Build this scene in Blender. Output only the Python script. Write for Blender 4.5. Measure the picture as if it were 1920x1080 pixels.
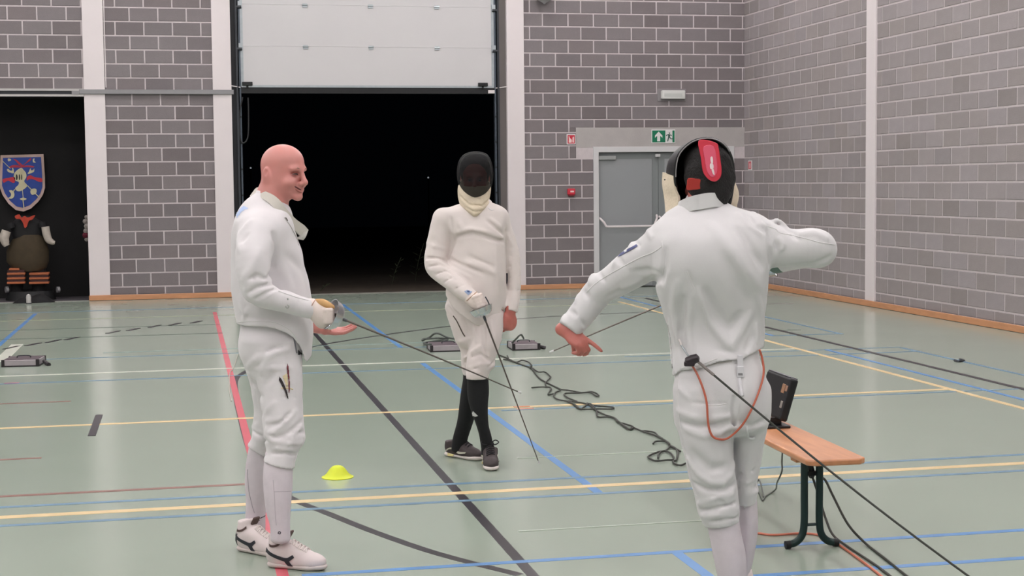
import bpy, bmesh, math, random
import numpy as np
from mathutils import Vector, Matrix
random.seed(7); np.random.seed(7)
S = bpy.context.scene; COL = S.collection
for o in list(bpy.data.objects): bpy.data.objects.remove(o)

# ------------------------------------------------------------------ camera
CAM_H, FPX = 1.6266, 2867.4446
YAW, PITCH, ROLL = 0.2113, 0.0684, -0.0101
FW = np.array([math.sin(YAW)*math.cos(PITCH), math.cos(YAW)*math.cos(PITCH), -math.sin(PITCH)])
_r = np.array([math.cos(YAW), -math.sin(YAW), 0.0]); _u = np.cross(_r, FW)
RT = _r*math.cos(ROLL) + _u*math.sin(ROLL); UP = -_r*math.sin(ROLL) + _u*math.cos(ROLL)
CAMP = np.array([0.0, 0.0, CAM_H])
cam = bpy.data.cameras.new('camera'); camo = bpy.data.objects.new('camera', cam); COL.objects.link(camo)
cam.sensor_width = 36.0; cam.lens = FPX*36/1920; cam.clip_start = .05; cam.clip_end = 500
M3 = Matrix((tuple(map(float, RT)), tuple(map(float, UP)), tuple(map(float, -FW)))).transposed()
camo.matrix_world = Matrix.Translation(Vector(CAMP)) @ M3.to_4x4()
S.camera = camo
# ------------------------------------------------------------------ world, exposure
W = bpy.data.worlds.new('night'); S.world = W; W.use_nodes = True
W.node_tree.nodes['Background'].inputs[0].default_value = (.010, .013, .02, 1)
W.node_tree.nodes['Background'].inputs[1].default_value = .04
S.view_settings.view_transform = 'Standard'; S.view_settings.look = 'None'
S.view_settings.gamma = 1.0; S.view_settings.use_curve_mapping = False
S.view_settings.exposure = 0.0
LAMP_E = 46.0                 # emission of the hall's ceiling luminaires
LAMP_C = (1.0, .95, .955)

def ray(px, py):
    d = FW + RT*(px-960)/FPX - UP*(py-540)/FPX
    return d
def at_y(px, py, Y):
    d = ray(px, py); return CAMP + d*(Y/d[1])
def at_x(px, py, X):
    d = ray(px, py); return CAMP + d*(X/d[0])
def at_f(px, py, z=0.0):
    d = ray(px, py); return CAMP + d*((z-CAM_H)/d[2])
YB, XR = 22.7376, 8.6242           # back wall, right wall
def B(px, py): return at_y(px, py, YB)

# ------------------------------------------------------------------ materials
def lin(c):
    if isinstance(c, str):
        c = c.lstrip('#'); c = [int(c[i:i+2], 16) for i in (0, 2, 4)]
    c = [x/255 for x in c]
    return tuple(x/12.92 if x <= .04045 else ((x+.055)/1.055)**2.4 for x in c) + (1.0,)
MATS = {}
def mat(name, col, rough=.6, metal=0.0, var=0.0, scale=8.0, bump=0.0, bscale=60.0, emit=None, estr=0.0, spec=.5, rnd=0.0, alpha=1.0, stretch=None, sub=0.0, sheen=0.0, coat=0.0, col2=None):
    if name in MATS: return MATS[name]
    m = bpy.data.materials.new(name); m.use_nodes = True; nt = m.node_tree; N = nt.nodes; L = nt.links
    b = N['Principled BSDF']; c = lin(col)
    b.inputs['Base Color'].default_value = c; b.inputs['Roughness'].default_value = rough
    b.inputs['Metallic'].default_value = metal; b.inputs['Specular IOR Level'].default_value = spec
    if alpha < 1: b.inputs['Alpha'].default_value = alpha
    if sub: b.inputs['Subsurface Weight'].default_value = sub; b.inputs['Subsurface Radius'].default_value = (.02, .008, .005); b.inputs['Subsurface Scale'].default_value = .5
    if sheen: b.inputs['Sheen Weight'].default_value = sheen; b.inputs['Sheen Roughness'].default_value = .5
    if coat: b.inputs['Coat Weight'].default_value = coat; b.inputs['Coat Roughness'].default_value = .1
    if emit is not None:
        b.inputs['Emission Color'].default_value = lin(emit) if isinstance(emit, str) else tuple(emit)+(1,)
        b.inputs['Emission Strength'].default_value = estr
    if var or rnd or bump:
        tc = N.new('ShaderNodeTexCoord'); mp = N.new('ShaderNodeMapping'); L.new(tc.outputs['Object'], mp.inputs[0])
        if stretch: mp.inputs['Scale'].default_value = stretch
    out = None
    if var or rnd:
        no = N.new('ShaderNodeTexNoise'); no.inputs['Scale'].default_value = scale; no.inputs['Detail'].default_value = 5; L.new(mp.outputs[0], no.inputs['Vector'])
        hsv = N.new('ShaderNodeHueSaturation'); hsv.inputs['Color'].default_value = c
        mr = N.new('ShaderNodeMapRange'); mr.inputs[1].default_value = .3; mr.inputs[2].default_value = .7
        mr.inputs[3].default_value = 1-var; mr.inputs[4].default_value = 1+var; L.new(no.outputs['Fac'], mr.inputs[0])
        val = mr.outputs[0]
        if col2 is not None:
            mx = N.new('ShaderNodeMix'); mx.data_type = 'RGBA'; mx.inputs['A'].default_value = c; mx.inputs['B'].default_value = lin(col2)
            src = no.outputs['Fac']
            if rnd:
                oi = N.new('ShaderNodeObjectInfo'); src = oi.outputs['Random']
            L.new(src, mx.inputs['Factor']); L.new(mx.outputs['Result'], hsv.inputs['Color'])
        if rnd:
            oi = N.new('ShaderNodeObjectInfo'); m2 = N.new('ShaderNodeMath'); m2.operation = 'MULTIPLY'; m2.inputs[1].default_value = 7.13
            m3 = N.new('ShaderNodeMath'); m3.operation = 'FRACT'; L.new(oi.outputs['Random'], m2.inputs[0]); L.new(m2.outputs[0], m3.inputs[0])
            pw = N.new('ShaderNodeMath'); pw.operation = 'POWER'; pw.inputs[1].default_value = 2.2; L.new(m3.outputs[0], pw.inputs[0])
            r2 = N.new('ShaderNodeMapRange'); r2.inputs[3].default_value = 1+rnd*.35; r2.inputs[4].default_value = 1-rnd; L.new(pw.outputs[0], r2.inputs[0])
            mu = N.new('ShaderNodeMath'); mu.operation = 'MULTIPLY'; L.new(val, mu.inputs[0]); L.new(r2.outputs[0], mu.inputs[1]); val = mu.outputs[0]
        L.new(val, hsv.inputs['Value']); L.new(hsv.outputs[0], b.inputs['Base Color'])
    if bump:
        nb = N.new('ShaderNodeTexNoise'); nb.inputs['Scale'].default_value = bscale; nb.inputs['Detail'].default_value = 4; L.new(mp.outputs[0], nb.inputs['Vector'])
        bp = N.new('ShaderNodeBump'); bp.inputs['Strength'].default_value = bump; bp.inputs['Distance'].default_value = .01
        L.new(nb.outputs['Fac'], bp.inputs['Height']); L.new(bp.outputs[0], b.inputs['Normal'])
    MATS[name] = m; return m

# ------------------------------------------------------------------ mesh builder
class MB:
    def __init__(s): s.v = []; s.f = []
    def add(s, vs, fs):
        o = len(s.v); s.v += [tuple(map(float, p)) for p in vs]; s.f += [tuple(i+o for i in f) for f in fs]; return s
    def box(s, a, b):
        (x0, y0, z0), (x1, y1, z1) = np.minimum(a, b), np.maximum(a, b)
        return s.add([(x0,y0,z0),(x1,y0,z0),(x1,y1,z0),(x0,y1,z0),(x0,y0,z1),(x1,y0,z1),(x1,y1,z1),(x0,y1,z1)],
              [(0,3,2,1),(4,5,6,7),(0,1,5,4),(1,2,6,5),(2,3,7,6),(3,0,4,7)])
    def obox(s, c, ax, half):      # oriented box: centre, three axes, half sizes
        c = np.array(c, float); A = [np.array(a, float)*h for a, h in zip(ax, half)]
        vs = [c+A[0]*i+A[1]*j+A[2]*k for k in (-1,1) for (i,j) in ((-1,-1),(1,-1),(1,1),(-1,1))]
        return s.add(vs, [(0,3,2,1),(4,5,6,7),(0,1,5,4),(1,2,6,5),(2,3,7,6),(3,0,4,7)])
    def tube(s, pts, r, n=8, cap=True, closed=False):
        P = [np.array(p, float) for p in pts]; m = len(P)
        R = [r]*m if np.isscalar(r) else list(r)
        t0 = P[1]-P[0]; t0 /= np.linalg.norm(t0)+1e-12
        a = np.array([0,0,1.]) if abs(t0[2]) < .9 else np.array([1.,0,0])
        u = np.cross(t0, a); u /= np.linalg.norm(u); vs = []; 
        for i in range(m):
            if closed: t = P[(i+1) % m]-P[i-1]
            else: t = P[min(i+1, m-1)]-P[max(i-1, 0)]
            t = t/(np.linalg.norm(t)+1e-12)
            u = u-t*(u@t); u /= np.linalg.norm(u)+1e-12; w = np.cross(t, u)
            for k in range(n):
                q = 2*math.pi*k/n; vs.append(P[i]+(u*math.cos(q)+w*math.sin(q))*R[i])
        fs = []
        for i in range(m if closed else m-1):
            j = (i+1) % m
            for k in range(n): fs.append((i*n+k, i*n+(k+1) % n, j*n+(k+1) % n, j*n+k))
        if cap and not closed:
            fs.append(tuple(range(n-1, -1, -1))); fs.append(tuple((m-1)*n+k for k in range(n)))
        return s.add(vs, fs)
    def prism(s, poly, n, d):      # polygon of 3D points extruded along n by d
        P = [np.array(p, float) for p in poly]; n = np.array(n, float); m = len(P)
        vs = P+[p+n*d for p in P]
        fs = [tuple(range(m-1, -1, -1)), tuple(range(m, 2*m))]
        fs += [(i, (i+1) % m, m+(i+1) % m, m+i) for i in range(m)]
        return s.add(vs, fs)
    def lathe(s, prof, o, ax=(0,0,1), n=24, cap=True):   # profile of (r, h)
        ax = np.array(ax, float); ax /= np.linalg.norm(ax)
        a = np.array([1.,0,0]) if abs(ax[0]) < .9 else np.array([0,1.,0])
        u = np.cross(ax, a); u /= np.linalg.norm(u); w = np.cross(ax, u); o = np.array(o, float)
        vs = []; 
        for r, h in prof:
            for k in range(n):
                q = 2*math.pi*k/n; vs.append(o+ax*h+(u*math.cos(q)+w*math.sin(q))*max(r, 1e-5))
        fs = []
        for i in range(len(prof)-1):
            for k in range(n): fs.append((i*n+k, i*n+(k+1) % n, (i+1)*n+(k+1) % n, (i+1)*n+k))
        if cap:
            fs.append(tuple(range(n-1, -1, -1))); fs.append(tuple((len(prof)-1)*n+k for k in range(n)))
        return s.add(vs, fs)
    def build(s, name, m, parent=None, smooth=False, bevel=0.0, bseg=2, loc=None):
        return mesh_obj(name, np.array(s.v), s.f, m, parent, smooth, bevel, bseg, loc)
def mesh_obj(name, v, f, m, parent=None, smooth=False, bevel=0.0, bseg=2, loc=None):
    me = bpy.data.meshes.new(name)
    v = np.asarray(v, float)
    if loc is not None: v = v-np.array(loc, float)
    me.from_pydata([tuple(p) for p in v], [], [tuple(map(int, q)) for q in f]); me.validate()
    if bevel:
        bm = bmesh.new(); bm.from_mesh(me)
        bmesh.ops.recalc_face_normals(bm, faces=bm.faces)
        es = [e for e in bm.edges if len(e.link_faces) == 2 and e.calc_face_angle(0) > .6]
        bmesh.ops.bevel(bm, geom=es, offset=bevel, segments=bseg, affect='EDGES', profile=.5, clamp_overlap=True)
        bm.to_mesh(me); bm.free()
    else:
        bm = bmesh.new(); bm.from_mesh(me); bmesh.ops.recalc_face_normals(bm, faces=bm.faces); bm.to_mesh(me); bm.free()
    if smooth:
        me.polygons.foreach_set('use_smooth', [True]*len(me.polygons))
        if smooth != 'all':
            try: me.set_sharp_from_angle(angle=math.radians(40))
            except Exception: pass
    me.materials.append(m)
    o = bpy.data.objects.new(name, me); COL.objects.link(o)
    if loc is not None: o.location = tuple(map(float, loc))
    if parent is not None: set_parent(o, parent)
    return o
def set_parent(o, p):
    o.parent = p; o.matrix_parent_inverse = wm(p).inverted()
def wm(p):
    m = Matrix.LocRotScale(p.location, p.rotation_euler, p.scale)
    return wm(p.parent) @ p.matrix_parent_inverse @ m if p.parent is not None else m
def empty(name, loc=(0,0,0)):
    o = bpy.data.objects.new(name, None); COL.objects.link(o); o.location = tuple(map(float, loc)); o.empty_display_size = .1; return o
def tag(o, label=None, cat=None, group=None, kind=None):
    if label: o['label'] = label
    if cat: o['category'] = cat
    if group: o['group'] = group
    if kind: o['kind'] = kind
    return o
def thing(name, label, cat, loc=(0,0,0), group=None): return tag(empty(name, loc), label, cat, group)
def catmull(pts, n=8, closed=False):
    P = [np.array(p, float) for p in pts]; m = len(P); out = []
    for i in range(m if closed else m-1):
        p0 = P[i-1] if (closed or i > 0) else P[0]*2-P[1]
        p1 = P[i]; p2 = P[(i+1) % m]
        p3 = P[(i+2) % m] if (closed or i+2 < m) else P[-1]*2-P[-2]
        for k in range(n):
            t = k/n; out.append(.5*((2*p1)+(-p0+p2)*t+(2*p0-5*p1+4*p2-p3)*t*t+(-p0+3*p1-3*p2+p3)*t**3))
    if not closed: out.append(P[-1])
    return out
# ================================================================== the hall
m_mortar = mat('mortar', '#c3babc', .9, var=.05, scale=14, bump=.3, bscale=120)
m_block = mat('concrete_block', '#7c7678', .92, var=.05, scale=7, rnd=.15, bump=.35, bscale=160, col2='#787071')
m_block_r = mat('concrete_block_sheen_tint', '#958e90', .85, var=.05, scale=7, rnd=.13, bump=.3, bscale=160, col2='#8f8786')  # right wall: grazing sheen put into a lighter copy of the block colour
m_white = mat('white_paint', '#d9d1d2', .55, var=.02, scale=3)
m_lintel = mat('lintel_concrete', '#aaa5a3', .85, var=.05, scale=5, bump=.15)
m_wood = mat('beech_board', '#c08a64', .5, var=.10, scale=5, stretch=(1,1,6))
m_gsteel = mat('grey_steel', '#8b8a8c', .45, metal=.3, var=.04)
m_dsteel = mat('dark_steel', '#33363b', .45, metal=.3)
m_black = mat('black_rubber', '#0d0e11', .6)
m_galv = mat('galvanised', '#a9b0b4', .35, metal=.6, var=.06, scale=20)

# floor: one sheet, slightly glossy
def floor_material():
    m = bpy.data.materials.new('sports_floor'); m.use_nodes = True; nt = m.node_tree; N = nt.nodes; L = nt.links; b = N['Principled BSDF']
    tc = N.new('ShaderNodeTexCoord'); n1 = N.new('ShaderNodeTexNoise'); n1.inputs['Scale'].default_value = .35; n1.inputs['Detail'].default_value = 4
    L.new(tc.outputs['Object'], n1.inputs['Vector'])
    n2 = N.new('ShaderNodeTexNoise'); n2.inputs['Scale'].default_value = 260; L.new(tc.outputs['Object'], n2.inputs['Vector'])
    cr = N.new('ShaderNodeMix'); cr.data_type = 'RGBA'; cr.inputs['A'].default_value = lin('#96a295'); cr.inputs['B'].default_value = lin('#9da89b')
    L.new(n1.outputs['Fac'], cr.inputs['Factor'])
    cr2 = N.new('ShaderNodeMix'); cr2.data_type = 'RGBA'; cr2.blend_type = 'MULTIPLY'; cr2.inputs['Factor'].default_value = .12
    L.new(cr.outputs['Result'], cr2.inputs['A']); L.new(n2.outputs['Color'], cr2.inputs['B'])
    L.new(cr.outputs['Result'], b.inputs['Base Color'])
    b.inputs['Roughness'].default_value = .27; b.inputs['Specular IOR Level'].default_value = .5
    n3 = N.new('ShaderNodeTexNoise'); n3.inputs['Scale'].default_value = 1.3; L.new(tc.outputs['Object'], n3.inputs['Vector'])
    mr = N.new('ShaderNodeMapRange'); mr.inputs[3].default_value = .17; mr.inputs[4].default_value = .22; L.new(n3.outputs['Fac'], mr.inputs[0]); L.new(mr.outputs[0], b.inputs['Roughness'])
    return m
m_floor = floor_material()
XL, YF, ZC = -13.0, -9.0, 7.2
floor = MB().box((XL, YF, -.1), (XR+.2, YB+.02, 0)).build('floor', m_floor); tag(floor, kind='structure')

# court markings: thin painted films, each its own strip
def paint(name, col): return mat('paint_'+name, col, .3, var=.04, scale=3)
PB = paint('blue', '#5f8fc4'); PB2 = paint('dull_blue', '#6f8fa6'); PY = paint('yellow', '#e3c99a'); PW = paint('white', '#cfd2c6'); PK = paint('black', '#302e34')
PR = paint('red', '#cf5f6c'); PBR = paint('red_brown', '#8f6a62'); PG = paint('grey_green', '#5d6b62')
LZ = [0]
def strip(x0, y0, x1, y1, w, m, z=None):
    LZ[0] += 1; z = .0006+.00008*LZ[0] if z is None else z
    d = np.array([x1-x0, y1-y0, 0.]); d /= np.linalg.norm(d); n = np.array([-d[1], d[0], 0])*w/2
    a = np.array([x0, y0, 0.]); b = np.array([x1, y1, 0.])
    mb = MB().prism([a-n, b-n, b+n, a+n], (0, 0, 1), z)
    return mb.build('court_line', m, floor)
def xline(x, y0, y1, w, m): return strip(x, y0, x, y1, w, m)
def yline(y, x0, x1, w, m): return strip(x0, y, x1, y, w, m)
xline(1.385, 4.5, 20.4, .05, PK); xline(.372, 4.5, 20.1, .05, PR)
xline(2.10, 15.1, 20.9, .05, PB); xline(2.10, 7.64, 13.7, .05, PB); xline(2.085, 4.5, 6.33, .05, PB)
xline(-1.90, 16.2, 20.65, .05, PB)
yline(6.34, .45, 6.8, .045, PB); yline(5.865, 2.1, 6.8, .045, PB)
yline(7.65, -6, 6.0, .045, PB2); yline(8.10, -6, 6.0, .045, PB2); yline(7.85, -6, 5.77, .07, PY)
yline(8.39, -6, .33, .045, PBR); yline(9.54, -6, -.87, .04, PBR); yline(12.04, -6, -.87, .04, PBR)
yline(10.80, -6, 5.77, .06, PY); yline(10.66, 2.2, 6.4, .035, PB2)
yline(13.82, -6, 5.77, .06, PW); yline(13.27, -6, 6.8, .04, PB2); yline(13.66, 4.0, 6.78, .03, PB2); yline(15.08, -6, 3.4, .03, PB2); yline(15.5, -.8, 3.4, .025, paint('faint_blue', '#8fa7a4'))
yline(20.85, -6, 6.8, .05, PB2); yline(19.6, -6, 6.0, .05, paint('pale_yellow', '#a9b196'))
yline(17.2, -2.2, .4, .035, PG); yline(18.3, -2.2, .4, .03, PG)
yline(15.58, 5.2, 6.55, .04, PG); yline(15.05, 6.03, 6.78, .035, PB2); yline(8.76, 1.9, 3.2, .015, paint('ghost', '#b3bdb0')); yline(6.90, 1.5, 2.6, .015, paint('ghost', '#b3bdb0'))
xline(5.78, 4.5, 20.0, .05, PY); xline(6.31, 9.0, 20.5, .055, PK); xline(6.78, 15.0, 20.6, .04, PB2); xline(6.765, 9.5, 13.6, .04, PB2)
xline(6.01, 9.0, 13.66, .04, PB); xline(6.03, 15.05, 20.9, .04, PB)
strip(-.62, 10.30, -.62, 11.25, .05, PK)
xline(-1.72, 15.0, 16.6, .12, PW)
# the row of black dashes near the store room
for (px, py) in ((22, 652), (62, 646), (100, 640), (135, 635), (212, 623), (250, 618), (290, 612), (328, 608), (368, 604)):
    c = at_f(px, py); strip(c[0]-.055, c[1]-.14, c[0]+.055, c[1]+.14, .05, PK)
# the long black arc
apts = catmull([np.array(q+(0.,)) for q in ((1.336, 6.125), (1.188, 6.357), (1.025, 6.646), (.839, 7.072), (.679, 7.497), (.513, 7.96), (.40, 8.6), (.372, 9.4), (.366, 10.7), (.370, 12.0), (.394, 12.894), (.476, 13.43), (.80, 14.55), (1.254, 15.457), (1.968, 16.30), (2.947, 17.2), (3.95, 17.9), (4.9, 18.2), (5.8, 18.25), (6.3, 18.1))], 6)
LZ[0] += 1; vs = []; fs = []
for k, q in enumerate(apts):
    t = apts[min(k+1, len(apts)-1)]-apts[max(k-1, 0)]; t /= np.linalg.norm(t); nn = np.array([-t[1], t[0], 0])*.025
    for s_ in (-1, 1):
        for z_ in (0, .0006): vs.append(q+nn*s_+[0, 0, z_])
for k in range(len(apts)-1):
    a = k*4; c = a+4; fs += [(a+1, a+3, c+3, c+1), (a, a+1, c+1, c), (a+2, c+2, c+3, a+3), (a, c, c+2, a+2)]
MB().add(vs, fs).build('court_line', PK, floor)
for (px, py, c) in ((978, 763, '#c9876a'), (22, 719, '#b0607a'), (985, 767, '#c9876a')):
    q = at_f(px, py); strip(q[0]-.06, q[1], q[0]+.06, q[1], .03, mat('tape'+c, c, .5))

# ---- block walls -------------------------------------------------
BW, BH, JT = .4, .2, .020
Z0 = .1889
blk = MB().box((-.5, -.5, -.5), (.5, .5, .5))
def block_mesh(w, h, face):
    v = MB().box((-w/2, -.009, -h/2), (w/2, .02, h/2))
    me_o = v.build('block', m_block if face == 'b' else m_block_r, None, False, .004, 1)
    me = me_o.data; bpy.data.objects.remove(me_o); return me
BLOCKS = {}
def add_block(parent, x0, x1, z0, z1, face, plane):
    w, h = round(x1-x0, 3), round(z1-z0, 3)
    if w < .02 or h < .02: return
    if (w, h, face) not in BLOCKS: BLOCKS[(w, h, face)] = block_mesh(w, h, face)
    o = bpy.data.objects.new('block', BLOCKS[(w, h, face)]); COL.objects.link(o)
    c = (x0+x1)/2; zc = (z0+z1)/2; j = random.uniform(-.0015, .0015)
    if face == 'b': o.location = (c, plane+j, zc)
    else: o.location = (plane+j, c, zc); o.rotation_euler = (0, 0, -math.pi/2)
    o.rotation_euler[1] += 0
    set_parent(o, parent)
def lay(parent, a0, a1, z0, z1, off_even, face, plane, holes=()):
    """running-bond blocks over [a0,a1]x[z0,z1]; off_even = joint position on even rows"""
    n0 = int(math.floor((z0-Z0)/BH+1e-6)); n = n0
    while Z0+n*BH < z1-1e-3:
        lo, hi = max(Z0+n*BH+JT/2, z0), min(Z0+(n+1)*BH-JT/2, z1)
        o = off_even+(0 if n % 2 == 0 else BW/2)
        k = math.floor((a0-o)/BW)
        while o+k*BW < a1:
            segs = [(max(o+k*BW+JT/2, a0), min(o+(k+1)*BW-JT/2, a1), lo, hi)]
            for (h0, h1, g0, g1) in holes:
                new = []
                for (p0, p1, q0, q1) in segs:
                    if p1 <= h0 or p0 >= h1 or q1 <= g0 or q0 >= g1: new.append((p0, p1, q0, q1)); continue
                    if q1 > g1+.02: new.append((p0, p1, g1, q1)); q1 = g1
                    if p0 < h0: new.append((p0, h0, q0, q1))
                    if p1 > h1: new.append((h1, p1, q0, q1))
                segs = new
            for sg in segs:
                if sg[1]-sg[0] > .02 and sg[3]-sg[2] > .02: add_block(parent, *sg, face, plane)
            k += 1
        n += 1
def wall_material():
    # far part of the walls above the picture: same blocks, as a procedural pattern
    m = bpy.data.materials.new('block_wall_far'); m.use_nodes = True; N = m.node_tree.nodes; L = m.node_tree.links
    tc = N.new('ShaderNodeTexCoord'); br = N.new('ShaderNodeTexBrick'); br.inputs['Scale'].default_value = 1
    br.inputs['Brick Width'].default_value = BW; br.inputs['Row Height'].default_value = BH; br.inputs['Mortar Size'].default_value = .006
    br.inputs['Color1'].default_value = lin('#787173'); br.inputs['Color2'].default_value = lin('#6e6867'); br.inputs['Mortar'].default_value = lin('#b4abad')
    mp = N.new('ShaderNodeMapping'); L.new(tc.outputs['Object'], mp.inputs[0]); mp.inputs['Rotation'].default_value = (math.pi/2, 0, 0)
    L.new(mp.outputs[0], br.inputs['Vector']); L.new(br.outputs['Color'], N['Principled BSDF'].inputs['Base Color']); N['Principled BSDF'].inputs['Roughness'].default_value = .9
    return m
m_far = wall_material()
T = .25; ZT = 4.8
def panel(name, parts, m=m_mortar, parent=None):
    mb = MB()
    for a, b in parts: mb.box(a, b)
    o = mb.build(name, m, parent); 
    if parent is None: tag(o, kind='structure')
    return o
P1 = (-1.336, -1.046); P2 = (.468, .735); P3 = (4.826, 5.093)
FRONT = YB+.000          # mortar face; block faces stand at YB
wl = panel('wall_back_left', [((-4.2, FRONT, 2.95), (P1[0]+.05, YB+T, ZC))])
wc = panel('wall_back_center', [((P1[1]-.05, FRONT, 0), (P2[0]+.05, YB+T, ZC))])
DX0, DX1, DZ = 6.17, 8.448, 2.17
wr = panel('wall_back_right', [((P3[1]-.05, FRONT, 0), (DX0, YB+T, ZC)), ((DX0, FRONT, DZ), (DX1, YB+T, ZC)), ((DX1, FRONT, 0), (XR+.2, YB+T, ZC))])
wd = panel('wall_back_above_gate', [((P2[1]-.1, FRONT, 4.75), (P3[0]+.1, YB+T, ZC))], m_far)
lay(wl, -3.6, P1[0]+.01, 3.0, ZT, B(13.25, 23)[0]+.2, 'b', YB+.003)
lay(wc, P1[1]-.01, P2[0]+.01, .08, 2.965, B(228.3, 471)[0], 'b', YB+.003)
lay(wc, P1[1]-.01, P2[0]+.01, 3.02, ZT, B(215.75, 53)[0], 'b', YB+.003)
LI = (5.90, 8.62, 2.16, 2.465)
lay(wr, P3[1]-.01, XR, .08, ZT, 5.1987-.01, 'b', YB+.003, holes=[(LI[0], LI[1], LI[2], LI[3]), (DX0, DX1, -1, DZ)])
RP = (18.05, 18.323)
wrb = panel('wall_right_back', [((XR+.000, RP[0], 0), (XR+T, YB+T, ZC))])
wrf = panel('wall_right_front', [((XR+.000, 12.6, 0), (XR+T, RP[0]+.2, ZC))])
wrn = panel('wall_right_near', [((XR+.004, YF, 0), (XR+T, 12.6, ZC))], m_far)
jr = at_x(1664.9, 478, XR)[1]
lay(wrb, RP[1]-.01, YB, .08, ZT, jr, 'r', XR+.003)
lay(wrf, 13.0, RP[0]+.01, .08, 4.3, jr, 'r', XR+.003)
# unseen sides of the hall
panel('wall_left', [((XL-.2, YF, 0), (XL, YB+T, ZC))], m_far)
panel('wall_front', [((XL-.2, YF-.2, 0), (XR+.25, YF, ZC))], m_far)
panel('wall_back_store', [((XL-.2, YB+.004, 0), (-4.2, YB+T, ZC))], m_far)
m_ceil = mat('ceiling_panel', '#b9b6b4', .8, var=.03, scale=2)
ceil = panel('ceiling', [((XL-.2, YF-.2, ZC), (XR+.25, YB+T, ZC+.2))], m_ceil)
# concrete lintel over the exit door
tag(MB().box((LI[0], YB-.004, LI[2]), (LI[1], YB+.1, LI[3])).build('trim_5', m_lintel), kind='structure')
# white steel columns
for i, (a, b) in enumerate((P1, P2, P3)):
    mb = MB().box((a, YB-.03, 0), (b, YB+.24, ZC))
    tag(mb.build('trim_%d' % (i+1), m_white, None, False, .004, 1), kind='structure')
tag(MB().box((XR-.03, RP[0], 0), (XR+.2, RP[1], ZC)).build('trim_4', m_white, None, False, .004, 1), kind='structure')
# grey rail that runs round the columns at the height of the store opening
mb = MB().box((-1.40, YB-.055, 2.955), (P2[1]+.03, YB-.012, 3.02)); 
tag(mb.build('trim_6', m_gsteel, None, False, .004, 1), kind='structure')
mb = MB().box((-4.2, YB-.05, 3.0), (-1.336, YB+.0, 3.03)).box((-4.2, YB-.05, 2.92), (-1.336, YB, 2.95))
o = mb.build('trim_7', mat('rail_light', '#b9b6b4', .4, metal=.3)); tag(o, kind='structure')
MB().box((-4.2, YB-.02, 2.95), (-1.336, YB+.05, 3.0)).build('rail_channel', m_dsteel, o)
MB().box((-1.50, YB-.06, 2.95), (-1.40, YB-.045, 3.0)).build('roller_bracket', m_gsteel, o)
# thin conduit beside the left column
MB().tube([(-1.03, YB-.012, 3.05), (-1.03, YB-.012, 5.2)], .009, 6).build('conduit', m_white, wc)
# skirting
def base(name, parts):
    mb = MB()
    for a, b in parts: mb.box(a, b)
    o = mb.build(name, m_wood, None, False, .004, 1); tag(o, kind='structure'); return o
base('baseboard_back', [((P1[0]-.01, YB-.052, .004), (P2[1]+.02, YB-.03, .078))])
base('baseboard_back_right', [((P3[0], YB-.052, .004), (DX0, YB-.03, .078))])
base('baseboard_corner', [((DX1, YB-.052, .004), (XR, YB-.03, .078))])
base('baseboard_right', [((XR-.052, YF, .004), (XR-.03, YB-.052, .078))])
m_gap = mat('floor_gap', '#2b2622', .9)

# ---- ceiling luminaires (the hall's own light) --------------------
m_tube = bpy.data.materials.new('luminaire_glow'); m_tube.use_nodes = True
_b = m_tube.node_tree.nodes['Principled BSDF']; _b.inputs['Emission Color'].default_value = LAMP_C+(1,); _b.inputs['Emission Strength'].default_value = LAMP_E
m_lbody = mat('luminaire_body', '#d5d5d5', .5)
proto = None
for X in (-10.0, -6.4, -2.8, .8, 4.4, 7.4):
    for Y in (-6, -1.6, 2.8, 7.2, 11.6, 16, 20.2):
        if proto is None:
            r = empty('ceiling_luminaire', (X, Y, ZC))
            bo = MB().box((X-.16, Y-.8, ZC-.12), (X+.16, Y+.8, ZC-.02)).box((X-.01, Y-.7, ZC-.03), (X+.01, Y-.68, ZC)).build('housing', m_lbody, r)
            di = MB().box((X-.14, Y-.78, ZC-.18), (X+.14, Y+.78, ZC-.119)).build('diffuser', m_tube, r)
            proto = (r, bo, di)
        else:
            r = proto[0].copy(); COL.objects.link(r); r.location = (X, Y, ZC)
            for q in proto[1:]:
                c = q.copy(); COL.objects.link(c); c.parent = r; c.matrix_parent_inverse = q.matrix_parent_inverse.copy()
        tag(r, 'long white ceiling luminaire with a glowing diffuser', 'lamp', 'ceiling luminaires of the hall')

# ---- store room behind the left opening ---------------------------
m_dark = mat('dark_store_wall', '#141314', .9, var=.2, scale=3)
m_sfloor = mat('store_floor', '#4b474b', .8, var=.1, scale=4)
SY = 23.75
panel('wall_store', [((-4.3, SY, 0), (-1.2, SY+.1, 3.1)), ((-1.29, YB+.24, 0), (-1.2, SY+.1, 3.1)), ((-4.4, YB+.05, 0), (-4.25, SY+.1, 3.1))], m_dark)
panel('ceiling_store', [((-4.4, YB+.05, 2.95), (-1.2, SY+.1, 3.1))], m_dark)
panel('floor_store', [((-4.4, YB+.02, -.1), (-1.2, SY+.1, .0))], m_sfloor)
tag(MB().box((-4.2, YB-.02, 0), (P1[0], YB+.02, .006)).build('trim_8', mat('threshold', '#a8a6a2', .4, metal=.4)), kind='structure')

# ---- night outside the gate --------------------------------------
m_soil = mat('night_ground', '#4a3a2e', .95, var=.4, scale=5, col2='#2a2820', bump=.5, bscale=9)
tag(MB().box((-6, YB+.02, -.4), (14, 60, -.03)).build('ground', m_soil), kind='structure')
tag(MB().box((P2[1]-.02, YB-.01, -.1), (P3[0]+.02, YB+.25, .002)).build('trim_9', mat('sill_concrete', '#8a8a82', .8, var=.1)), kind='structure')
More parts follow.
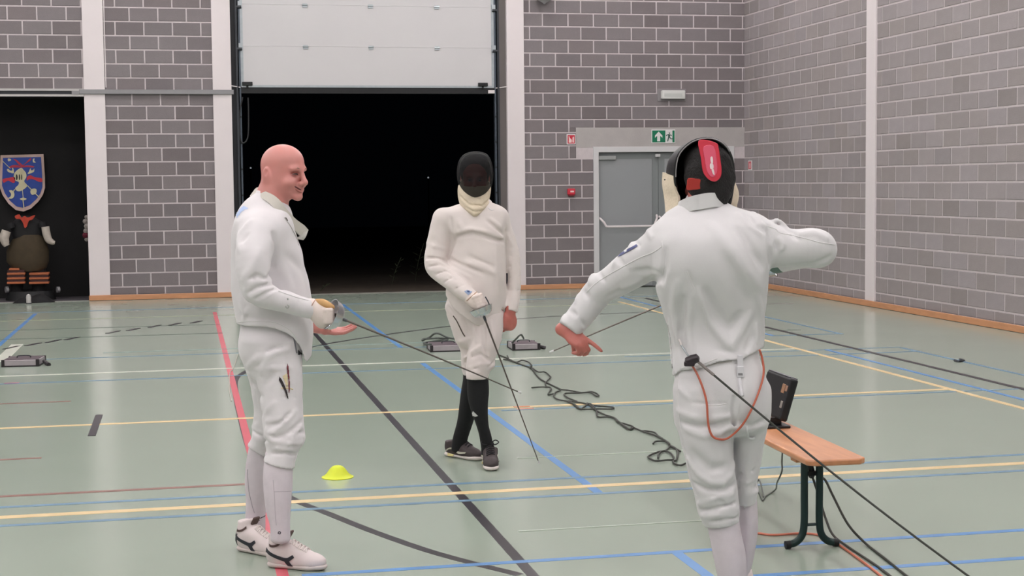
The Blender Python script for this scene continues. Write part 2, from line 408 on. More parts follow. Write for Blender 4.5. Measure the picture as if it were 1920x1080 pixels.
# ================================================================== overhead gate
def bx(px, py=120): return B(px, py)[0]
g = empty('door_1', (2.8, YB, 0)); tag(g, kind='structure')
m_panel = mat('gate_panel', '#c4c2c3', .45, var=.012, scale=2)
GX0, GX1 = bx(452, 120), bx(927, 120)
GY = YB+.05
zs = [3.075, 3.66, 4.265, 4.87]
for a, b in zip(zs[:-1], zs[1:]):
    p = MB().box((GX0, GY, a+.0007), (GX1, GY+.045, b-.0007)).build('gate_section', m_panel, g, False, .0015, 1)
    for s, e in ((GX0-.005, GX0+.035), (GX1-.035, GX1+.005)):
        MB().box((s, GY-.004, a+.01), (e, GY+.04, b-.01)).build('end_cap', m_galv, p)
for z in zs[1:-1]:
    for px in (574, 697, 821):
        x = bx(px); h = MB().box((x-.035, GY-.012, z-.035), (x+.035, GY, z+.02)).tube([(x-.04, GY-.012, z), (x+.04, GY-.012, z)], .011, 8).build('hinge', m_galv, g)
    for x, s in ((GX0, -1), (GX1, 1)):
        h = MB().box((x-.03, GY-.03, z-.05), (x+.03, GY, z+.04)).build('side_hinge', m_galv, g)
        MB().tube([(x-.02*s, GY-.03, z-.045), (x+.07*s, GY-.03, z-.045)], .022, 10).build('roller', m_dsteel, h)
MB().box((GX0-.02, GY-.01, zs[0]-.10), (GX1+.02, GY+.05, zs[0]-.005)).build('bottom_seal', mat('gate_seal', '#0a0b0f', .6), g)
MB().box((GX0, GY-.014, zs[0]-.012), (GX1, GY+.0, zs[0]+.02)).build('bottom_rail', m_galv, g)
for px in (464, 906):
    x = bx(px, 160); h = MB().box((x-.075, GY-.05, 3.085), (x+.075, GY-.02, 3.14)).box((x-.015, GY-.03, 3.05), (x+.015, GY, 3.10)).build('handle', m_black, g, False, .008, 2)
x = bx(922, 172); MB().box((x-.05, GY-.03, 2.98), (x+.05, GY-.01, 3.03)).build('latch', m_white, g, False, .004, 1)
for x, s in ((GX0, -1), (GX1, 1)):
    MB().box((x+.005*s, GY-.02, 0), (x+.03*s, GY+.06, 5.2)).build('track', mat('track_blue_grey', '#4e5660', .4, metal=.5), g)
    MB().box((x+.045*s, GY-.05, 0), (x+.075*s, GY+.06, 5.2)).build('track', m_dsteel, g)
    e = P2[1] if s < 0 else P3[0]
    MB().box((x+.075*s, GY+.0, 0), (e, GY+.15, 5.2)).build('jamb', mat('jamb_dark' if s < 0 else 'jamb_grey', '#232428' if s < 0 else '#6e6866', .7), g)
    MB().tube([(e, YB-.02, 3.08), (x+.02*s, GY-.03, 3.06)], .008, 6).build('pull_wire', m_white, g)
    for k in range(7):
        z = .35+k*.38; MB().lathe([(.012, 0), (.012, .008)], (x+.018*s, GY-.02, z), (0, -1, 0), 8).build('bolt', m_black, g)
c = catmull([at_y(455, 182, GY-.04), at_y(449, 215, GY-.04), at_y(450, 258, GY-.04), at_y(457, 268, GY-.04), at_y(465, 255, GY-.04), at_y(466, 210, GY-.04), at_y(465, 183, GY-.04)], 6)
MB().tube(c, .011, 6).build('hanging_cable', mat('dark_cable', '#1b1c1f', .5), g)

# weeds and far lamps in the night
m_weed = mat('weed_leaf', '#2c341f', .8, var=.3, scale=30)
for wi, (px, py, Y, hgt, n, lab) in enumerate(((735, 528, 25.2, .45, 9, 'tall thin weed with pale seed tip left of the masked fencer in the dark'), (778, 520, 25.8, .65, 14, 'taller leafy weed close to the masked fencer in the dark gateway'), (600, 540, 24.0, .12, 8, 'low dark weed tuft just outside the gate by the standing bareheaded man'))):
    b0 = at_y(px, py, Y); b0[2] = -.03; r = thing('weed', lab, 'plant', b0)
    st = catmull([b0, b0+[.06, 0, hgt*.5], b0+[.16, 0, hgt]], 6); MB().tube(st, .006, 5).build('stem', m_weed, r)
    for k in range(n):
        p = st[int((k+2)/(n+2)*(len(st)-1))]; a = k*2.4; d = np.array([math.cos(a), math.sin(a), .5]); q = np.cross(d, (0, 0, 1)); q /= np.linalg.norm(q)
        l = .09*hgt/.5+.02
        MB().add([p, p+d*l*.5+q*l*.16, p+d*l, p+d*l*.5-q*l*.16, p+d*l*.5+np.array([0, 0, .01])], [(0, 1, 4), (1, 2, 4), (2, 3, 4), (3, 0, 4), (0, 3, 2, 1)]).build('leaf', m_weed, r)
m_far_lamp = mat('far_lamp', '#ffffff', emit='#cfd6dd', estr=.35)
for (px, py, lab) in ((470, 315, 'tiny distant lamp beside the left gate track in the night'), (803, 333, 'tiny distant lamp left of the black fencing mask in the night')):
    p = at_y(px, py, 58); r = thing('distant_lamp', lab, 'lamp', (p[0], p[1], 0))
    MB().lathe([(.001, -.035), (.03, -.02), (.035, 0), (.03, .02), (.001, .035)], p, n=10).build('bulb', m_far_lamp, r, True)
    MB().tube([(p[0], p[1], -.1), p-[0, 0, .03]], .03, 6).build('post', m_black, r)

# ================================================================== exit door
d = empty('door_2', ((DX0+DX1)/2, YB, 0)); tag(d, kind='structure')
m_leaf = mat('grey_door_leaf', '#8f9294', .5, var=.02, scale=2)
m_frame = mat('door_frame_white', '#c9c8c9', .45)
FR = .085
mb = MB().prism([(DX0, YB-.02, 0), (DX0+FR, YB-.02, 0), (DX0+FR, YB-.02, DZ-FR), (DX1-FR, YB-.02, DZ-FR), (DX1-FR, YB-.02, 0), (DX1, YB-.02, 0), (DX1, YB-.02, DZ), (DX0, YB-.02, DZ)], (0, 1, 0), .14)
mb.build('frame', m_frame, d, False, .004, 1)
xm = bx(1236, 330)
m_lfr = mat('grey_leaf_frame', '#7d8283', .5)
for (a, b) in ((DX0+FR, xm), (xm, DX1-FR)):
    lf = MB().box((a+.003, YB+.05, .01), (b-.003, YB+.10, DZ-FR-.005)).build('door_leaf', m_lfr, d)
    MB().box((a+.01 if a < xm-.01 else a+.10, YB+.04, .02), (b-.10 if a < xm-.01 else b-.01, YB+.06, DZ-FR-.10)).build('door_panel', m_leaf, lf, False, .006, 1)
    zb = .95
    pts = [(a+.0, YB+.03, zb+.14), (a+.03, YB-.01, zb+.11), (a+.07, YB-.05, zb+.06), (a+.10, YB-.06, zb), (a+.14, YB-.06, zb-.005), (b-.14, YB-.06, zb-.005), (b-.10, YB-.06, zb+.01), (b-.07, YB-.05, zb+.07), (b-.04, YB-.01, zb+.12), (b-.035, YB+.03, zb+.16)]
    MB().tube(pts, .017, 8).build('panic_bar', m_white, lf, True)
MB().box((DX0+FR+.005, YB-.0, DZ-FR-.115), (DX0+FR+.28, YB+.045, DZ-FR-.055)).build('door_closer', mat('closer', '#a3a6a5', .4, metal=.4), d, False, .006, 1)
MB().box((xm-.05, YB+.0, DZ-FR-.07), (xm+.02, YB+.05, DZ-FR-.03)).build('latch_box', m_frame, d)

# ================================================================== signs and devices on the walls
def wall_rect(px0, py0, px1, py1): 
    a, b = B(px0, py0), B(px1, py1); return a[0], b[0], b[2], a[2]
def poly_on_wall(pts, y, dep, name, m, parent): return MB().prism([(x, y, z) for x, z in pts], (0, 1, 0), dep).build(name, m, parent)
m_swhite = mat('sign_white', '#d8d6d6', .5); m_sgreen = mat('sign_green', '#00704f', .5); m_sred = mat('sign_red', '#c3283c', .5); m_sdark = mat('sign_dark_green', '#12453a', .5)
x0, x1, z0, z1 = wall_rect(1221, 243, 1268, 268.5)
x1 = x0+.385; sg = thing('exit_sign', 'green emergency exit sign with arrow and running figure on the lintel', 'sign', (x0, YB, z0)); yy = YB-.012
MB().box((x0, yy, z0), (x1, YB-.0035, z1)).build('sign_plate', m_swhite, sg, False, .003, 1)
w, h = x1-x0, z1-z0
MB().box((x0+.012, yy-.002, z0+.014), (x0+w*.58, yy+.001, z1-.014)).build('green_field', m_sgreen, sg)
MB().box((x1-w*.12, yy-.002, z0+.014), (x1-.012, yy+.001, z1-.014)).build('green_field', m_sgreen, sg)
ax_, az = x0+w*.30, (z0+z1)/2
poly_on_wall([(ax_, az+.075), (ax_+.06, az+.012), (ax_+.06, az-.022), (ax_+.024, az+.010), (ax_+.024, az-.075), (ax_-.024, az-.075), (ax_-.024, az+.010), (ax_-.06, az-.022), (ax_-.06, az+.012)], yy-.004, .003, 'arrow', m_swhite, sg)
mx_, mz = x0+w*.735, (z0+z1)/2
r = poly_on_wall([(mx_-.012, mz+.035), (mx_+.016, mz+.03), (mx_+.012, mz-.015), (mx_-.014, mz-.012)], yy-.004, .003, 'running_figure', m_sdark, sg)
for pts in ([(mx_-.004, mz+.055), (mx_+.012, mz+.06), (mx_+.016, mz+.044), (mx_+.002, mz+.038)], [(mx_-.012, mz+.035), (mx_-.05, mz+.018), (mx_-.048, mz+.006), (mx_-.01, mz+.022)], [(mx_+.012, mz+.03), (mx_+.045, mz+.018), (mx_+.043, mz+.007), (mx_+.012, mz+.018)],
            [(mx_-.014, mz-.012), (mx_-.03, mz-.075), (mx_-.016, mz-.078), (mx_+.002, mz-.012)], [(mx_+.0, mz-.012), (mx_+.03, mz-.045), (mx_+.062, mz-.042), (mx_+.062, mz-.032), (mx_+.034, mz-.032), (mx_+.012, mz-.005)]):
    poly_on_wall(pts, yy-.004, .003, 'figure_limb', m_sdark, r)
x0, x1, z0, z1 = wall_rect(1062, 251.5, 1079, 271)
sg = thing('fire_extinguisher_sign', 'small red fire extinguisher sign left of the concrete lintel', 'sign', (x0, YB, z0)); yy = YB-.016
MB().box((x0, yy, z0), (x1, YB-.006, z1)).build('sign_plate', m_swhite, sg, False, .003, 1)
MB().box((x0+.014, yy-.002, z0+.016), (x1-.014, yy+.001, z1-.016)).build('red_field', m_sred, sg)
m_pk = mat('sign_pink_white', '#e6c9c6', .5); cx_ = x0+.055
poly_on_wall([(cx_-.026, z0+.028), (cx_+.022, z0+.028), (cx_+.026, z0+.07), (cx_+.008, z0+.088), (cx_-.006, z0+.1), (cx_-.014, z1-.03), (cx_-.026, z1-.032), (cx_-.022, z0+.08)], yy-.004, .003, 'pictogram', m_pk, sg)
poly_on_wall([(x1-.052, z0+.03), (x1-.03, z0+.028), (x1-.028, z1-.05), (x1-.04, z1-.035), (x1-.05, z1-.055)], yy-.004, .003, 'pictogram', m_pk, sg)
# red call point
c = B(1070, 359); r = thing('fire_call_point', 'red fire alarm call point on the block wall below the extinguisher sign', 'alarm', (c[0], YB, c[2]))
MB().box((c[0]-.06, YB-.06, c[2]-.05), (c[0]+.06, YB-.006, c[2]+.045)).build('housing', m_sred, r, False, .012, 2)
MB().box((c[0]-.02, YB-.063, c[2]-.012), (c[0]+.035, YB-.059, c[2]+.012)).build('label_strip', m_pk, r)
MB().box((c[0]-.045, YB-.055, c[2]-.075), (c[0]+.045, YB-.006, c[2]-.05)).build('lower_cover', mat('dark_red', '#6f1f28', .5), r, False, .006, 1)
# emergency light
x0, x1, z0, z1 = wall_rect(1238, 170, 1282, 186)
r = thing('emergency_light', 'white emergency light box on the block wall above the exit sign', 'light', (x0, YB, z0))
MB().box((x0-.05, YB-.014, z0-.03), (x1+.03, YB-.006, z1+.03)).build('back_plate', mat('plate_grey', '#858183', .7), r)
MB().box((x0, YB-.085, z0), (x1, YB-.014, z1)).build('housing', mat('light_plastic', '#cfd0cd', .4), r, False, .012, 2)
MB().box((x0+.04, YB-.089, z0+.035), (x1-.05, YB-.084, z1-.045)).build('lens', mat('lens_grey', '#bfc2bf', .3), r, False, .002, 1)
# cone-shaped wall device cut by the top of the picture
c = B(1017, 3); r = thing('wall_siren', 'grey pointed wall sounder at the top edge beside the white column', 'siren', (c[0], YB, c[2]))
MB().lathe([(.012, -.05), (.03, -.03), (.11, .01), (.13, .06), (.12, .14), (.06, .17)], (c[0], YB-.13, c[2]), n=20).build('cone', mat('siren_grey', '#a6a4a8', .5, var=.05), r, True)
MB().box((c[0]-.05, YB-.05, c[2]+.03), (c[0]+.05, YB-.006, c[2]+.14)).build('bracket', m_gsteel, r)
for k in (-1, 0, 1): MB().box((c[0]+k*.03-.006, YB-.262, c[2]+.03), (c[0]+k*.03+.006, YB-.25, c[2]+.07)).build('slot', m_dsteel, r)
# red sign on the right wall
c = at_x(1407.5, 310, XR); r = thing('small_red_sign', 'small red and white sign on the right wall near the corner', 'sign', (XR, c[1], c[2]))
MB().box((XR-.014, c[1]-.075, c[2]-.075), (XR-.006, c[1]+.075, c[2]+.075)).build('sign_plate', m_swhite, r)
MB().box((XR-.016, c[1]-.06, c[2]-.06), (XR-.013, c[1]+.06, c[2]+.06)).build('red_field', mat('sign_red_soft', '#c8606a', .5), r)
MB().box((XR-.018, c[1]-.03, c[2]-.04), (XR-.015, c[1]+.005, c[2]+.03)).build('pictogram', m_pk, r)

# ================================================================== things in the store room
YS = 23.62
def S_(px, py, Y=YS): return at_y(px, py, Y)
def shape(pts, Y, dep, name, m, parent, smooth=0):
    P = [S_(x, y, Y) for x, y in pts]
    if smooth: P = catmull(P, smooth, True)
    return MB().prism(P, (0, 1, 0), dep).build(name, m, parent)
sh = thing('shield_plaque', 'blue club shield with a white helmet and crossed swords in the store room', 'plaque', S_(42, 397))
def shield(k, dx=0):
    cx_, cy_ = 41, 335
    base = [(1, 291), (81.5, 289), (84, 330), (84.5, 352), (80, 366), (72, 378), (58, 391), (44, 396.5), (30, 394), (16, 382), (5, 366), (-1, 350), (0, 320)]
    return [(cx_+(x-cx_)*k, cy_+(y-cy_)*k) for x, y in base]
m_gold = mat('shield_rim', '#c9a98c', .5, var=.2, scale=4, col2='#c0a9b4'); m_sblue = mat('shield_blue', '#1d3f94', .5, var=.15, scale=10); m_cream = mat('shield_cream', '#cfc7a6', .6, var=.08); m_crim = mat('shield_red', '#b02742', .5)
shape(shield(1.0), YS, .03, 'rim', m_gold, sh); shape(shield(.885), YS-.008, .01, 'field', m_sblue, sh)
def z6(x, y): return (x/7.715, 270+y/7.715)
def sp(pts, name, m, parent=sh, Y=YS-.014, smooth=4): return shape([z6(*p) for p in pts], Y, .007, name, m, parent, smooth)
sp([(130, 330), (190, 305), (270, 310), (300, 320), (400, 310), (490, 320), (480, 340), (400, 335), (310, 340), (200, 340), (140, 345)], 'mantling', m_crim)
sp([(190, 215), (240, 230), (300, 280), (340, 300), (420, 220), (450, 205), (440, 240), (370, 285), (330, 320), (270, 300), (230, 250)], 'mantling', m_crim)
sp([(40, 510), (120, 490), (210, 480), (215, 550), (180, 560), (120, 530), (60, 560), (45, 550)], 'ribbon', m_sred); sp([(390, 480), (440, 450), (500, 480), (600, 495), (610, 545), (560, 545), (480, 510), (420, 510), (390, 530)], 'ribbon', m_sred)
sp([(305, 345), (340, 375), (375, 420), (380, 480), (350, 540), (390, 590), (375, 630), (300, 680), (250, 680), (220, 640), (265, 590), (270, 550), (225, 530), (200, 490), (205, 430), (240, 385)], 'helmet', m_cream)
for k, xx in enumerate((245, 285, 315)): sp([(xx-14+k*3, 450), (xx, 442), (xx+10-k*2, 480), (xx+2, 520), (xx-12+k*2, 510)], 'visor_slot', mat('slot_dark', '#2a2a2a', .7), Y=YS-.02)
sp([(100, 370), (120, 360), (150, 385), (180, 380), (175, 350), (190, 350), (200, 420), (150, 415), (115, 400)], 'horn', m_cream); sp([(440, 350), (450, 380), (480, 375), (495, 355), (490, 400), (440, 425), (400, 430), (420, 395)], 'horn', m_cream)
for a, b, w_ in (((325, 660), (335, 780), 5), ((333, 815), (347, 930), 7), ((395, 600), (455, 660), 7), ((510, 715), (565, 770), 7), ((30, 240), (150, 355), 5), ((215, 655), (190, 690), 8)):
    MB().tube([S_(*z6(*a), YS-.02), S_(*z6(*b), YS-.02)], w_/7.715/121, 6).build('sword_blade', m_cream, sh)
sp([(440, 680), (460, 650), (510, 645), (530, 670), (520, 715), (470, 735), (445, 715)], 'sword_guard', m_cream, Y=YS-.024); sp([(285, 795), (335, 775), (385, 795), (335, 815)], 'sword_guard', m_cream, Y=YS-.024)
sp([(130, 675), (175, 670), (205, 705), (205, 755), (170, 790), (115, 785), (150, 760), (160, 720)], 'sword_guard', m_cream, Y=YS-.024)
sp([(115, 210), (150, 215), (160, 235), (120, 250)], 'tip', m_cream); sp([(475, 220), (500, 210), (495, 245), (520, 265), (480, 265)], 'tip', m_cream)

# costumed display figure
YD = 23.25
dm = thing('costume_dummy', 'dark costume dummy with cream gauntlets and brown breeches below the shield', 'mannequin', S_(52, 560, YD))
m_cblack = mat('costume_black', '#0f0e11', .8, var=.15, scale=12); m_cbrown = mat('costume_brown', '#3c3120', .85, var=.15, scale=14); m_gaunt = mat('gauntlet_cream', '#b3aaa0', .8, var=.1, scale=20)
def lump(secs, name, m, parent, Y, dz=.12, n=18):
    """stack of horizontal rings given as (py, xl, xr)"""
    vs = []; fs = []
    for (py, xl, xr) in secs:
        a, b = S_(xl, py, Y), S_(xr, py, Y); c = (a+b)/2; r = (b[0]-a[0])/2
        for k in range(n):
            q = 2*math.pi*k/n; vs.append((c[0]+r*math.cos(q), c[1]+min(r*.8, dz)*math.sin(q), c[2]))
    for i in range(len(secs)-1):
        for k in range(n): fs.append((i*n+k, i*n+(k+1) % n, (i+1)*n+(k+1) % n, (i+1)*n+k))
    fs += [tuple(range(n)), tuple((len(secs)-1)*n+k for k in range(n))]
    return MB().add(vs, fs).build(name, m, parent, True)
lump([(405, 36, 58), (415, 25, 78), (425, 18, 86), (445, 24, 80), (460, 28, 78)], 'torso', m_cblack, dm, YD)
lump([(440, 34, 78), (450, 22, 86), (470, 12, 92), (490, 12, 92), (502, 22, 88), (508, 32, 80)], 'breeches', m_cbrown, dm, YD, .16)
lump([(500, 20, 42), (530, 18, 44), (552, 20, 42)], 'leg', m_cblack, dm, YD); lump([(500, 60, 86), (530, 60, 86), (552, 60, 84)], 'leg', m_cblack, dm, YD)
for side, pts, cuff in (('l', [(12, 433, 8), (8, 445, 8.5), (10, 455, 7), (13, 461, 5)], [(18, 418, 7), (21, 428, 7)]), ('r', [(85, 425, 7), (87, 437, 7), (91, 449, 6.5), (98, 454, 5), (103, 455, 3)], [(78, 416, 6), (80, 426, 6)])):
    a = MB().tube(catmull([S_(x, y, YD-.12) for x, y, _ in cuff], 4), cuff[0][2]/123, 10).build('sleeve', m_cblack, dm, True)
    P = catmull([S_(x, y, YD-.15) for x, y, _ in pts], 5); R = np.interp(np.linspace(0, len(pts)-1, len(P)), range(len(pts)), [q[2]/123 for q in pts])
    MB().tube(P, list(R), 12).build('gauntlet', m_gaunt, dm, True)
shape([(28, 405), (36, 402), (40, 408), (46, 405), (52, 408), (62, 404), (66, 404), (60, 412), (54, 414), (50, 425), (46, 427), (43, 418), (38, 411), (30, 410)], YD-.16, .03, 'red_neckerchief', mat('kerchief_red', '#a5341f', .7, var=.2, scale=30), dm, 3)
m_or = mat('stripe_orange', '#a35a35', .6, var=.1); m_dr = mat('stripe_dark_red', '#3c1a17', .7)
for k in range(4):
    for (a, b) in ((13.5, 47.5), (55, 92)):
        if k == 0 and a > 50: continue
        yy = 503+k*8.5; p, q = S_(a+(4 if k == 0 else 0), yy, YD-.15), S_(b-(11 if k == 0 else 0), yy+3.2, YD-.15)
        MB().box((p[0], p[1]-.05, q[2]), (q[0], p[1]+.15, p[2])).build('stripe_band', m_or, dm, False, .004, 1)
        p, q = S_(a+1, yy+3.2, YD-.15), S_(b-1, yy+8.5, YD-.15)
        if k < 3: MB().box((p[0], p[1]-.04, q[2]), (q[0], p[1]+.15, p[2])).build('stripe_gap', m_dr, dm)
for px in (13, 109):
    c = S_(px, 543, YD-.1); MB().lathe([(.02, -.02), (.045, -.02), (.045, .02), (.02, .02)], c, (1, .4, 0), 14).build('caster', m_gsteel, dm)
lump([(545, 14, 100), (556, 12, 104), (562, 10, 106)], 'base', m_black, dm, YD, .3)
# white knob and black mat on the threshold
c = at_f(54, 569.5); r = thing('white_helmet_knob', 'white rounded knob object standing on the threshold below the dummy', 'ornament', c)
MB().lathe([(.028, 0), (.034, .02), (.033, .06), (.036, .09), (.026, .125), (.002, .14)], c, n=16).build('body', mat('knob_white', '#bdbab8', .35), r, True); MB().lathe([(.04, 0), (.04, .012)], c, n=16).build('foot', m_dsteel, r)
a = at_f(28, 566); b = at_f(104, 565); r = thing('black_cloth', 'black cloth heap lying on the store room threshold', 'cloth', (a+b)/2)
vs, fs = [], []
for i in range(17):
    for j in range(7):
        u, v = i/16, j/6; z = .004+.10*math.sin(math.pi*u)**.8*math.sin(math.pi*v)**.7*(1+.3*math.sin(9*u+3*v)); vs.append((a[0]+(b[0]-a[0])*u, YB-.16+.35*v, z))
for i in range(16):
    for j in range(6): fs.append((i*7+j, i*7+j+1, (i+1)*7+j+1, (i+1)*7+j))
MB().add(vs, fs).build('folds', m_cblack, r, True)
# red and white decoration peeping out beside the column
r = thing('red_white_garland', 'red and white fluffy garland hanging beside the left white column', 'decoration', S_(162, 455, 23.0))
for k, (px, py, rr, m) in enumerate(((162, 407, .03, 0), (160, 415, .04, 0), (163, 424, .045, 0), (161, 433, .04, 0), (160, 441, .045, 1), (162, 449, .03, 0))):
    c = S_(px, py, 23.0); v = []; MB().lathe([(.002, -rr), (rr*.7, -rr*.7), (rr, 0), (rr*.7, rr*.7), (.002, rr)], c, n=10).build('tuft', (mat('tuft_white', '#9c9590', .9, bump=1, bscale=200), mat('tuft_red', '#5c1428', .9))[m], r, True)
MB().tube([S_(161, 402, 23.0), S_(162, 452, 23.0)], .006, 6).build('string', m_cblack, r)
# ================================================================== bench
m_bench = mat('bench_pine', '#bf8058', .38, var=.10, scale=4, stretch=(7, 1, 7), col2='#c98d63', coat=.2)
m_green = mat('bench_green_steel', '#16302e', .38, metal=.2)
bn = thing('bench', 'lacquered pine bench with dark green folding steel legs', 'bench', (2.68, 5.95, 0))
bdir = np.array([.048, .9988, 0]); bdir /= np.linalg.norm(bdir); bside = np.array([bdir[1], -bdir[0], 0]); BO = np.array([2.676, 5.953, 0])
def bp(s, w, z): return BO+bdir*s+bside*w+np.array([0, 0, z])
mb = MB(); L_ = 1.85; hw = .132; cr = .03
pts = [bp(cr, -hw, .424), bp(0, -hw+cr, .424), bp(0, hw-cr, .424), bp(cr, hw, .424), bp(L_-cr, hw, .424), bp(L_, hw-cr, .424), bp(L_, -hw+cr, .424), bp(L_-cr, -hw, .424)]
mb.prism(pts, (0, 0, 1), .027).build('seat_plank', m_bench, bn, False, .008, 3)
for s0 in (.25, 1.45):
    MB().obox(bp(s0+.01, -.0, .412), (bdir, bside, (0, 0, 1)), (.035, .105, .012)).build('batten', mat('batten', '#b87d52', .5, var=.1), bn, False, .003, 1)
    fr = None
    sL = s0+.06
    for sg in (-1, 1):
        P = catmull([bp(sL, .035*sg, .40), bp(sL, .035*sg, .25), bp(sL, .035*sg, .12), bp(sL, .045*sg, .06), bp(sL, .075*sg, .028), bp(sL, .118*sg, .018)], 6)
        lg = MB().tube(P, .0165, 12).build('leg', m_green, bn, True)
        MB().tube([bp(sL, .100*sg, .0195), bp(sL, .122*sg, .0185)], .0185, 12).build('rubber_foot', m_black, lg, True)
    MB().tube([bp(sL, -.035, .105), bp(sL, .035, .105)], .007, 8).build('crossbar', m_green, bn)
    MB().tube([bp(sL, -.02, .40), bp(sL+.03, .01, .34), bp(sL+.06, .02, .31)], .014, 8).build('folding_brace', m_black, bn)
    MB().obox(bp(sL+.02, 0.0, .33), (bside, bdir, (0, 0, 1)), (.03, .008, .01)).build('brace_pin', m_black, bn)
# ================================================================== scoring apparatus on the bench
m_app = mat('apparatus_black', '#15161a', .4, var=.1, scale=20); m_appt = mat('apparatus_top', '#55575c', .3)
ap = thing('scoring_box', 'black fencing scoring box leaning upright on the bench', 'scoreboard', bp(.92, .03, .451))
tilt = np.array([.30, 0, 1.]); tilt /= np.linalg.norm(tilt); tn = np.cross(bdir, tilt); tn /= np.linalg.norm(tn)
ac = bp(.86, .04, .455)+tilt*.115+np.array([0, 0, .022])
MB().obox(ac+bdir*.12, (bdir, tilt, tn), (.17, .105, .022)).build('housing', m_app, ap, False, .012, 3)
MB().obox(ac+bdir*.12+tilt*.1055, (bdir, tilt, tn), (.155, .003, .020)).build('top_edge', m_appt, ap, False, .002, 1)
face = -tn if tn[0] > 0 else tn
for (s, t, a, b, m) in ((-.115+.06, .045, .02, .022, '#9c7458'), (-.115+.02, .05, .012, .014, '#96735f'), (-.085, -.03, .013, .017, '#8f8a84')):
    MB().obox(ac+bdir*(s+.06)+tilt*t+face*.0225, (bdir, tilt, tn), (a, b, .002)).build('window', mat('app_window'+m, m, .4), ap, False, .0015, 1)
MB().obox(bp(.95, .0, .4575), (bdir, bside, (0, 0, 1)), (.13, .085, .006)).build('foot_plate', m_app, ap, False, .003, 1)
for s in (.88, 1.08): MB().obox(bp(s, .025, .475), (bdir, bside, (0, 0, 1)), (.012, .03, .022)).build('bracket', m_app, ap)

# ================================================================== marker cone
c = at_f(633, 895); cn = thing('marker_cone', 'small bright yellow training marker cone on the floor', 'cone', c)
m_yel = mat('cone_yellow', '#d2dd2a', .5, sub=.15)
MB().lathe([(.088, .0), (.089, .004), (.078, .008), (.062, .022), (.045, .046), (.034, .058), (.022, .065), (.010, .0675), (.003, .068), (.003, .064), (.020, .060), (.040, .040), (.058, .018), (.074, .002)], c, n=32, cap=False).build('shell', m_yel, cn, True)

# ================================================================== reel cases on the far floor
m_case = mat('case_silver', '#aaa2a6', .4, metal=.3, var=.06, scale=15); m_lid = mat('case_dark_top', '#564a50', .5, var=.15, scale=10); m_corner = mat('case_corner', '#221d20', .5)
def reel(p0, p1, depth, h, lab, closed=False):
    a, b = at_f(*p0), at_f(*p1); o = a; dx = b-a; w = np.linalg.norm(dx); dx /= w; dy = np.array([-dx[1], dx[0], 0])
    r = thing('reel_case', lab, 'case', (a+b)/2, 'cable reel cases on the hall floor')
    c = a+dx*w/2+dy*depth/2+np.array([0, 0, h/2])
    MB().obox(c, (dx, dy, (0, 0, 1)), (w/2, depth/2, h/2)).build('body', m_case, r, False, .004, 1)
    MB().obox(c+[0, 0, h/2+.001], (dx, dy, (0, 0, 1)), (w/2-.012, depth/2-.012, .003)).build('lid', m_lid, r)
    for i in (-1, 1):
        for j in (-1, 1): MB().obox(c+dx*i*(w/2-.008)+dy*j*(depth/2-.008), (dx, dy, (0, 0, 1)), (.014, .014, h/2+.003)).build('corner', m_corner, r)
    MB().obox(c-[0, 0, h/2-.006], (dx, dy, (0, 0, 1)), (w/2+.004, depth/2+.004, .006)).build('base_rim', m_corner, r)
    H = catmull([c+dx*-.06+[0, 0, h/2], c+dx*-.05+[0, 0, h/2+.022], c+dx*.05+[0, 0, h/2+.022], c+dx*.06+[0, 0, h/2]], 4); MB().tube(H, .005, 6).build('handle', m_dsteel, r)
    return c, dx, dy
cL, dx, dy = reel((4, 688.5), (72, 687), .33, .062, 'flat silver reel case with black corners at the left edge of the floor')
MB().tube(catmull([cL+dx*.18+[0, 0, .0], cL+dx*.22+dy*-.08+[0, 0, -.015], cL+dx*.25+dy*-.14+[0, 0, -.022]], 5), [.016]*4+[.02]*7, 8).build('plug', m_corner, bpy.data.objects['reel_case'], True)
cM, dx, dy = reel((808, 660.5), (880, 658.5), .33, .062, 'flat dark reel case standing behind the masked fencer in black socks')
rM = bpy.data.objects['reel_case.001']
MB().tube(catmull([at_f(808, 646, .07), at_f(795, 644, .02), at_f(806, 641, .02), at_f(835, 638, .03), at_f(838, 636, .03), at_f(820, 634, .06), at_f(795, 636, .03), at_f(793, 638, .02), at_f(806, 632, .05), at_f(814, 626, .09), at_f(824, 626, .09), at_f(840, 633, .05), at_f(862, 636, .03)], 6), .011, 6).build('cord', mat('cord_grey', '#4b504c', .5), rM)
cR, dx, dy = reel((962, 657.5), (1012, 656), .30, .062, 'silver reel case right of the masked fencer with a cable hook on top')
rR = bpy.data.objects['reel_case.002']
MB().tube(catmull([at_f(960, 643, .07), at_f(968, 635, .12), at_f(974, 629, .16), at_f(978, 628, .16), at_f(982, 635, .12)], 6), .009, 6).build('cord', mat('cord_grey', '#4b504c', .5), rR)
MB().tube(catmull([cR+dx*.10+dy*-.05, cR+dx*.16+dy*-.08+[0, 0, -.01], cR+dx*.20+dy*-.1+[0, 0, -.02]], 5), .018, 8).build('plug', m_corner, rR, True)

